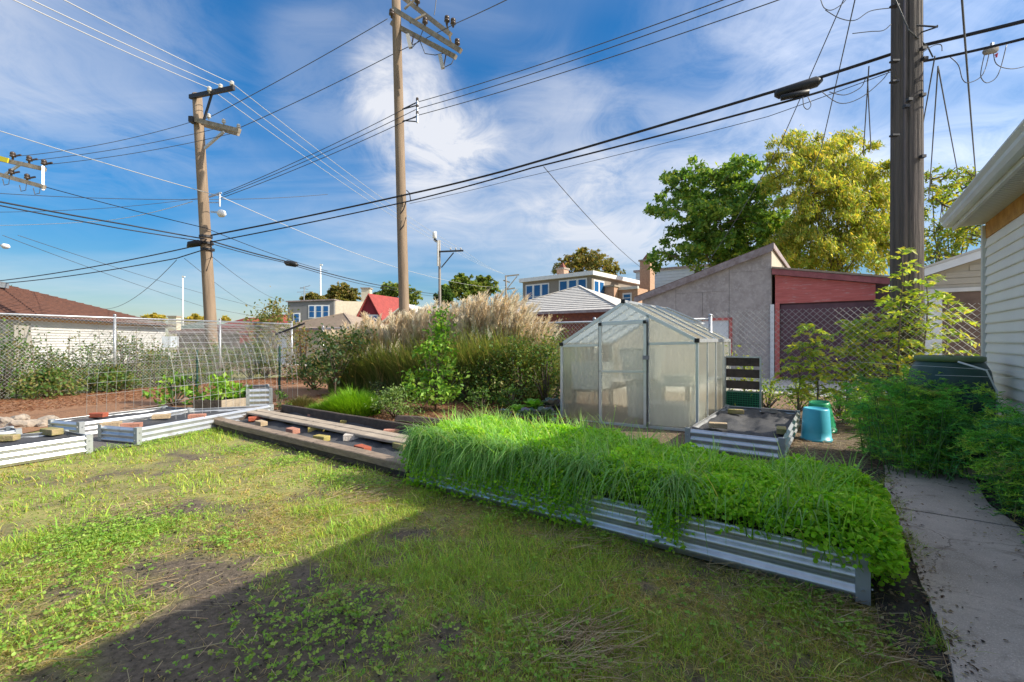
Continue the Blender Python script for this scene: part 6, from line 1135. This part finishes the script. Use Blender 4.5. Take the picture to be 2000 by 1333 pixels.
# asparagus ferns at right
def asparagus(label, p, rx, ry, hz, ns, seed):
    p = Vector(p); t = thing('asparagus_fern', label, 'asparagus', p, 'asparagus ferns beside the house'); st, A, B, cl_ = [], [], [], []; gcol = pal(ns, [(.20, .52, .09), (.27, .60, .09), (.44, .68, .10), (.15, .44, .14), (.5, .5, .2)], [3, 4, 4, 2, 1])
    for k in range(ns):
        b = p + U * random.gauss(0, ry * .3) + V * random.gauss(0, rx * .3); an = random.uniform(0, 6.28); sp = random.uniform(.2, 1.0); top = b + U * (ry * sp * math.sin(an)) + V * (rx * sp * math.cos(an)) + Z * (hz * random.uniform(.55, 1.0) * (1 - .3 * sp)); mid = b.lerp(top, .55) + Z * hz * .18; pl = [b.lerp(mid, i / 4) if i < 4 else mid.lerp(top, (i - 4) / 4) - Z * .02 * (i - 4) ** 1.5 for i in range(9)]; st.append(pl)
        for _ in range(20):
            s = random.uniform(.6, 8); i = min(int(s), 7); o_ = pl[i].lerp(pl[i + 1], s - i); a2 = random.uniform(0, 6.28); bl_ = random.uniform(.08, .24) * (1.15 - s / 14); e = o_ + Vector((math.cos(a2) * bl_, math.sin(a2) * bl_, random.uniform(-.10, .06)))
            A.append(tuple(o_)); B.append(tuple(e)); cl_.append(gcol[k])
            for _ in range(18):
                q_ = o_.lerp(e, random.random() ** .7); a3 = random.uniform(0, 6.28); l3 = random.uniform(.012, .034); A.append(tuple(q_)); B.append((q_.x + math.cos(a3) * l3, q_.y + math.sin(a3) * l3, q_.z + random.uniform(-.015, .02))); cl_.append(gcol[k] * random.uniform(.8, 1.8))
    stems(t, st, .0045, 'stalk', 'stalks'); v, f = segs(A, B, .0022, .0012); part('fronds', v, f, M['leaf'], t, np.repeat(np.clip(np.array(cl_), 0, 1), 6, 0))
asparagus('large feathery green asparagus fern in front of the rain barrel', AB(5.62, .62), .52, .5, 1.3, 90, 1); asparagus('feathery asparagus fern by the barrel, left part reaching over the path end', AB(6.2, .42), .36, .4, 1.05, 50, 2); asparagus('feathery asparagus fern against the house wall at the right edge', AB(4.75, 1.12), .26, .6, 1.0, 85, 3); asparagus('low asparagus fern hanging over the path at the right edge', AB(3.95, 1.18), .2, .5, .62, 45, 4)
# saplings with feather leaves at the fence and pole
def sapling(label, p, hz, nl_, cols, lean=(0, 0), ll=.44):
    p = Vector(p); p.z = 0; t = thing('sapling', label, 'sapling', p, 'weedy saplings at the right fence'); top = p + Vector((lean[0], lean[1], hz)); tr = [p.lerp(top, i / 6) + Vector((random.gauss(0, .02), random.gauss(0, .02), 0)) for i in range(7)]; c_, td_, rach = [], [], []
    for k in range(nl_):
        s = .22 + .78 * (k + random.random()) / nl_; o_ = p.lerp(top, s); an = k * 2.4 + random.gauss(0, .3); L_ = ll * (1.15 - .45 * s) * random.uniform(.7, 1.1); d_ = Vector((math.cos(an), math.sin(an), .25)); e = o_ + d_ * L_ - Z * L_ * .35; m_ = o_.lerp(e, .5) + Z * .07 * L_ / .3; rach.append([o_, m_, e])
        for j in range(9):
            u_ = (j + 1.5) / 10.5; q_ = (o_.lerp(m_, u_ * 2) if u_ < .5 else m_.lerp(e, u_ * 2 - 1))
            for sgn in (-1, 1): sd = Vector((-d_.y, d_.x, -.15)) * sgn; q2 = q_ + sd * .045; c_.append(tuple(q2)); td_.append(tuple(sd + d_ * .4))
    stems(t, [tr], .016, 'bark', 'trunk'); stems(t, rach, .004, 'stalk', 'leaf_stalks'); tag(foliage(t, np.array(c_), .10, cols, None, .4, 1.4, 'leaflets', 'leaf', np.array(td_)), kind='stuff')
YG = [(.33, .48, .06), (.44, .54, .07), (.24, .39, .05), (.56, .54, .10)]
for (px, d, hh, nl_, ln, lb) in [(1555, 7.0, 1.2, 20, (.1, 0), 'weedy sapling leftmost at the right fence'), (1600, 6.9, 1.45, 26, (-.1, 0), 'weedy sapling in front of the red post, second from left'), (1648, 6.9, 1.55, 28, (.12, 0), 'weedy sapling in the middle of the right fence'), (1690, 6.8, 1.6, 30, (0, 0), 'dense weedy sapling left of the near pole'), (1728, 6.5, 1.85, 28, (.12, 0), 'tall weedy sapling leaning on the near pole from the left'), (1757, 6.3, 2.45, 24, (.02, 0), 'tallest sapling with pale leaves rising up the near pole'), (1800, 6.3, 2.1, 22, (.08, 0), 'sapling with yellow green leaves right of the near pole'), (1835, 6.35, 1.9, 26, (.12, 0), 'thin sapling in front of the brown garage door')]: sapling(lb, P(px, 700, d), hh, nl_, YG, ln)
for (px, py, d, lb) in [(1560, 790, 8.0, 'low weeds at the fence bottom behind the blue bucket'), (1640, 800, 7.2, 'low weeds at the fence bottom right of the buckets'), (1690, 830, 6.2, 'weeds on the ground left of the asparagus fern'), (1500, 800, 8.2, 'small weeds at the fence by the crumpled fabric bed'), (1700, 780, 7.6, 'weeds at the foot of the near pole')]: bush(lb, P(px, py, d), .35, .45, 420, .05, YG[:3] + GRN[:2], None, 'weeds', 'weed_clump', 'weeds at the right fence', 16)
n = 1500; a_ = rng.uniform(5.4, 8.4, n); b_ = rng.uniform(-.5, 1.0, n); A = np.stack([a_ * U.x + b_ * V.x, a_ * U.y + b_ * V.y, rng.uniform(.008, .03, n)], 1); th = rng.uniform(0, 6.28, n); ln = rng.uniform(.03, .13, n); v, f = segs(A, A + np.stack([np.cos(th) * ln, np.sin(th) * ln, rng.uniform(-.004, .02, n)], 1), .0018); tag(part('ground_straw', v, f, M['straw'], None, np.repeat(pal(n, [(.42, .33, .19), (.3, .22, .12), (.54, .44, .28)]), 6, 0)), 'dry straw litter on the ground around the blue bucket', 'straw', kind='stuff')
# mulch chips
n = 9000; t_ = rng.uniform(0, 9, n); o_ = rng.uniform(-.1, 2.6, n); xy = np.array(LF0)[None, :2] + t_[:, None] * np.array(LFd)[None, :2] + o_[:, None] * np.array(LFn)[None, :2]
a2 = rng.uniform(4.0, 8.2, 9000); b2 = rng.uniform(-9.5, -3.4, 9000); xy = np.concatenate([xy, np.stack([a2 * U.x + b2 * V.x, a2 * U.y + b2 * V.y], 1)])
A = np.concatenate([xy, rng.uniform(.01, .03, (len(xy), 1))], 1); th = rng.uniform(0, 6.28, len(A)); ln = rng.uniform(.02, .07, len(A)); v, f = segs(A, A + np.stack([np.cos(th) * ln, np.sin(th) * ln, rng.uniform(-.006, .015, len(A))], 1), rng.uniform(.002, .006, len(A))); tag(part('mulch_chips', v, f, M['straw'], None, np.repeat(pal(len(A), [(.30, .13, .06), (.20, .085, .045), (.42, .22, .12), (.5, .3, .18)], [4, 4, 2, 1]), 6, 0)), 'reddish brown wood chips covering the mulch', 'mulch chips', kind='stuff')

# ============================================================ TREES
def tree(label, base, lobes, n, size, cols, wts, trunk_r=.18, clump=.5, aspect=.5, up=.4, nc_per=34, drop=0.0, droopy=False, name='tree'):
    base = Vector(base); t = thing(name, label, 'tree', base); cs, col_i, limbs = [], [], []; vol = sum(l[1] * l[2] for l in lobes); ctr = sum((Vector(l[0]) for l in lobes), Vector()) / len(lobes); hub = base.lerp(Vector((ctr.x, ctr.y, ctr.z)), .45)
    for li, (c, rx, rz) in enumerate(lobes):
        c = Vector(c); limbs.append([hub, hub.lerp(c, .5) + Vector((random.gauss(0, .1), random.gauss(0, .1), .1)), c]); k = max(6, int(nc_per * len(lobes) * rx * rz / vol))
        for _ in range(k):
            d_ = Vector((random.gauss(0, 1), random.gauss(0, 1), random.gauss(0, 1))).normalized() * random.random() ** .38; q_ = c + Vector((d_.x * rx, d_.y * rx, d_.z * rz)); cs.append(tuple(q_)); col_i.append(li)
            if random.random() < .35: limbs.append([c, c.lerp(q_, .6), q_])
    cs = np.array(cs); cen = np.array([tuple(lobes[l_][0]) for l_ in col_i]); outw = unit(cs - cen + rng.normal(size=cs.shape) * .35 + np.array([0, 0, -.55 if droopy else .05])); slen = clump * rng.uniform(1.2, 2.6, len(cs))
    idx = rng.integers(0, len(cs), n); u_ = rng.random(n) ** .8; pts = cs[idx] + outw[idx] * (slen[idx] * (u_ - .35))[:, None] + np.array([0, 0, -1.0]) * (slen[idx] * u_ * u_ * (.35 if droopy else .12))[:, None] + rng.normal(size=(n, 3)) * (clump * (.22 + .28 * (1 - u_)))[:, None] * np.array([1, 1, .6])
    tips = cs + outw * (slen * .6)[:, None]
    for i_ in range(0, len(cs), 2): limbs.append([Vector(cs[i_]) - Vector(outw[i_]) * slen[i_] * .35, Vector(cs[i_]), Vector(tips[i_])])
    tone = np.clip(rng.normal(1, .14, len(cs)), .65, 1.4); cc_ = pal(n, cols, wts) * tone[idx][:, None]
    if drop: kp = rng.random(n) > drop * (np.array([l_ for l_ in col_i])[idx] % 2); pts, cc_ = pts[kp], cc_[kp]
    td_ = None if not droopy else np.tile(np.array([[.3, 0, -1.0]]), (len(pts), 1)) + rng.normal(size=(len(pts), 3)) * .3
    m = MB(); m.tube([base, base.lerp(hub, .5) + Vector((.05, 0, 0)), hub], [trunk_r, trunk_r * .85, trunk_r * .7], 10); m.to('trunk', M['bark'], t, True)
    lm = MB()
    for l in limbs: lm.tube(l, [trunk_r * .28, trunk_r * .14, .012] if (l[0] - hub).length < .01 else [.03, .022, .008], 5)
    lm.to('limbs', M['bark'], t, True); v, f, k = leaves(pts, size * rng.uniform(.55, 1.3, len(pts)), aspect, up, td_); part('crown', v, f, M['leaf'], t, np.repeat(np.clip(cc_, .004, 1), k, 0)); return t
D = 30
def lob(px, py, d, rx, rz): return (P(px, py, d), rx / FOC * d, rz / FOC * d)
b = P(1440, 660, D); b.z = 0
tree('large dark green maple tree behind the grey shed', b, [lob(1400, 370, D, 70, 45), lob(1340, 350, D + .5, 45, 30), lob(1320, 410, D, 50, 30), lob(1400, 440, D - 1, 80, 45), lob(1460, 400, D, 60, 70), lob(1480, 470, D, 70, 60), lob(1310, 500, D, 45, 25), lob(1370, 490, D, 60, 35), lob(1450, 340, D + 1, 50, 25), lob(1540, 470, D, 50, 60)], 26000, .32, [(.10, .22, .05), (.15, .29, .055), (.22, .36, .07), (.34, .42, .08)], [3, 4, 3, 2], .3, .55, nc_per=30)
b = P(1640, 660, 26); b.z = 0
tree('golden yellow locust tree rising behind the red lean-to', b, [lob(1560, 320, 26, 60, 45), lob(1600, 300, 26.5, 50, 35), lob(1650, 330, 26, 60, 45), lob(1590, 380, 25.5, 70, 50), lob(1660, 400, 25.5, 70, 55), lob(1700, 350, 26, 55, 45), lob(1600, 460, 26, 75, 60), lob(1680, 480, 26, 75, 55), lob(1730, 430, 26, 55, 60), lob(1560, 500, 26.5, 50, 45), lob(1640, 275, 27, 35, 18), lob(1540, 275, 27, 26, 16)], 52000, .24, [(.54, .50, .09), (.42, .49, .09), (.62, .48, .09), (.27, .38, .07), (.66, .60, .18)], [3, 4, 1, 4, 2], .2, .5, .32, .1, 34, droopy=True)
b = P(1850, 660, 16); b.z = 0
tree('sparse yellow green tree between the near pole and the house eave', b, [lob(1840, 400, 16, 45, 35), lob(1880, 370, 16.5, 40, 28), lob(1920, 350, 16.5, 40, 25), lob(1850, 460, 16, 55, 35), lob(1900, 450, 16, 50, 45), lob(1820, 350, 16.5, 25, 18), lob(1830, 500, 15.5, 45, 25)], 6500, .13, [(.40, .42, .05), (.50, .45, .05), (.22, .33, .04), (.16, .28, .04)], [3, 2, 3, 3], .16, .30, .45, .3, 18)
for (lb, px, py, d, rx, rz, cl_) in [('round russet green tree behind the dormer house', 1145, 515, 60, 62, 26, 2), ('rounded green tree behind the far pole, left part', 905, 558, 62, 38, 20, 1), ('green tree right of the far pole', 945, 555, 66, 28, 16, 1), ('autumn tinted round tree behind the cream wall', 668, 572, 70, 34, 17, 2), ('light green tree behind the middle pole', 775, 572, 64, 46, 18, 1), ('low dark tree left of the far pole foot', 868, 575, 58, 18, 16, 0), ('yellow autumn tree far behind the roofs at left', 300, 622, 110, 22, 9, 3), ('yellow autumn tree far behind the left pole', 385, 624, 110, 24, 8, 3), ('small yellow tree far right of the left pole', 440, 624, 110, 9, 6, 3), ('small bush top over the brown roof at the left edge', 8, 568, 26, 14, 6, 0), ('low hedge like tree on the grey house roofline', 610, 582, 68, 22, 8, 2)]:
    b = P(px, 660, d); b.z = 0; r_ = rx
    tree(lb, b, [lob(px, py - rz * .15, d, rx * .55, rz * .8), lob(px - rx * .55, py + rz * .3, d, rx * .45, rz * .6), lob(px + rx * .55, py + rz * .3, d, rx * .45, rz * .6), lob(px, py + rz * .9, d, rx * .8, rz * .5), lob(px - rx * .2, py - rz * .4, d, rx * .3, rz * .4)], 7500 if rx > 15 else 1600, .40 if d < 90 else .6, [[(.06, .13, .03), (.1, .18, .04)], [(.15, .24, .04), (.24, .31, .06), (.10, .17, .035), (.32, .34, .07)], [(.2, .2, .05), (.28, .25, .06), (.13, .16, .04), (.36, .25, .08)], [(.55, .42, .06), (.42, .38, .07)]][cl_], None, .2, rx / FOC * d * .16, nc_per=30)
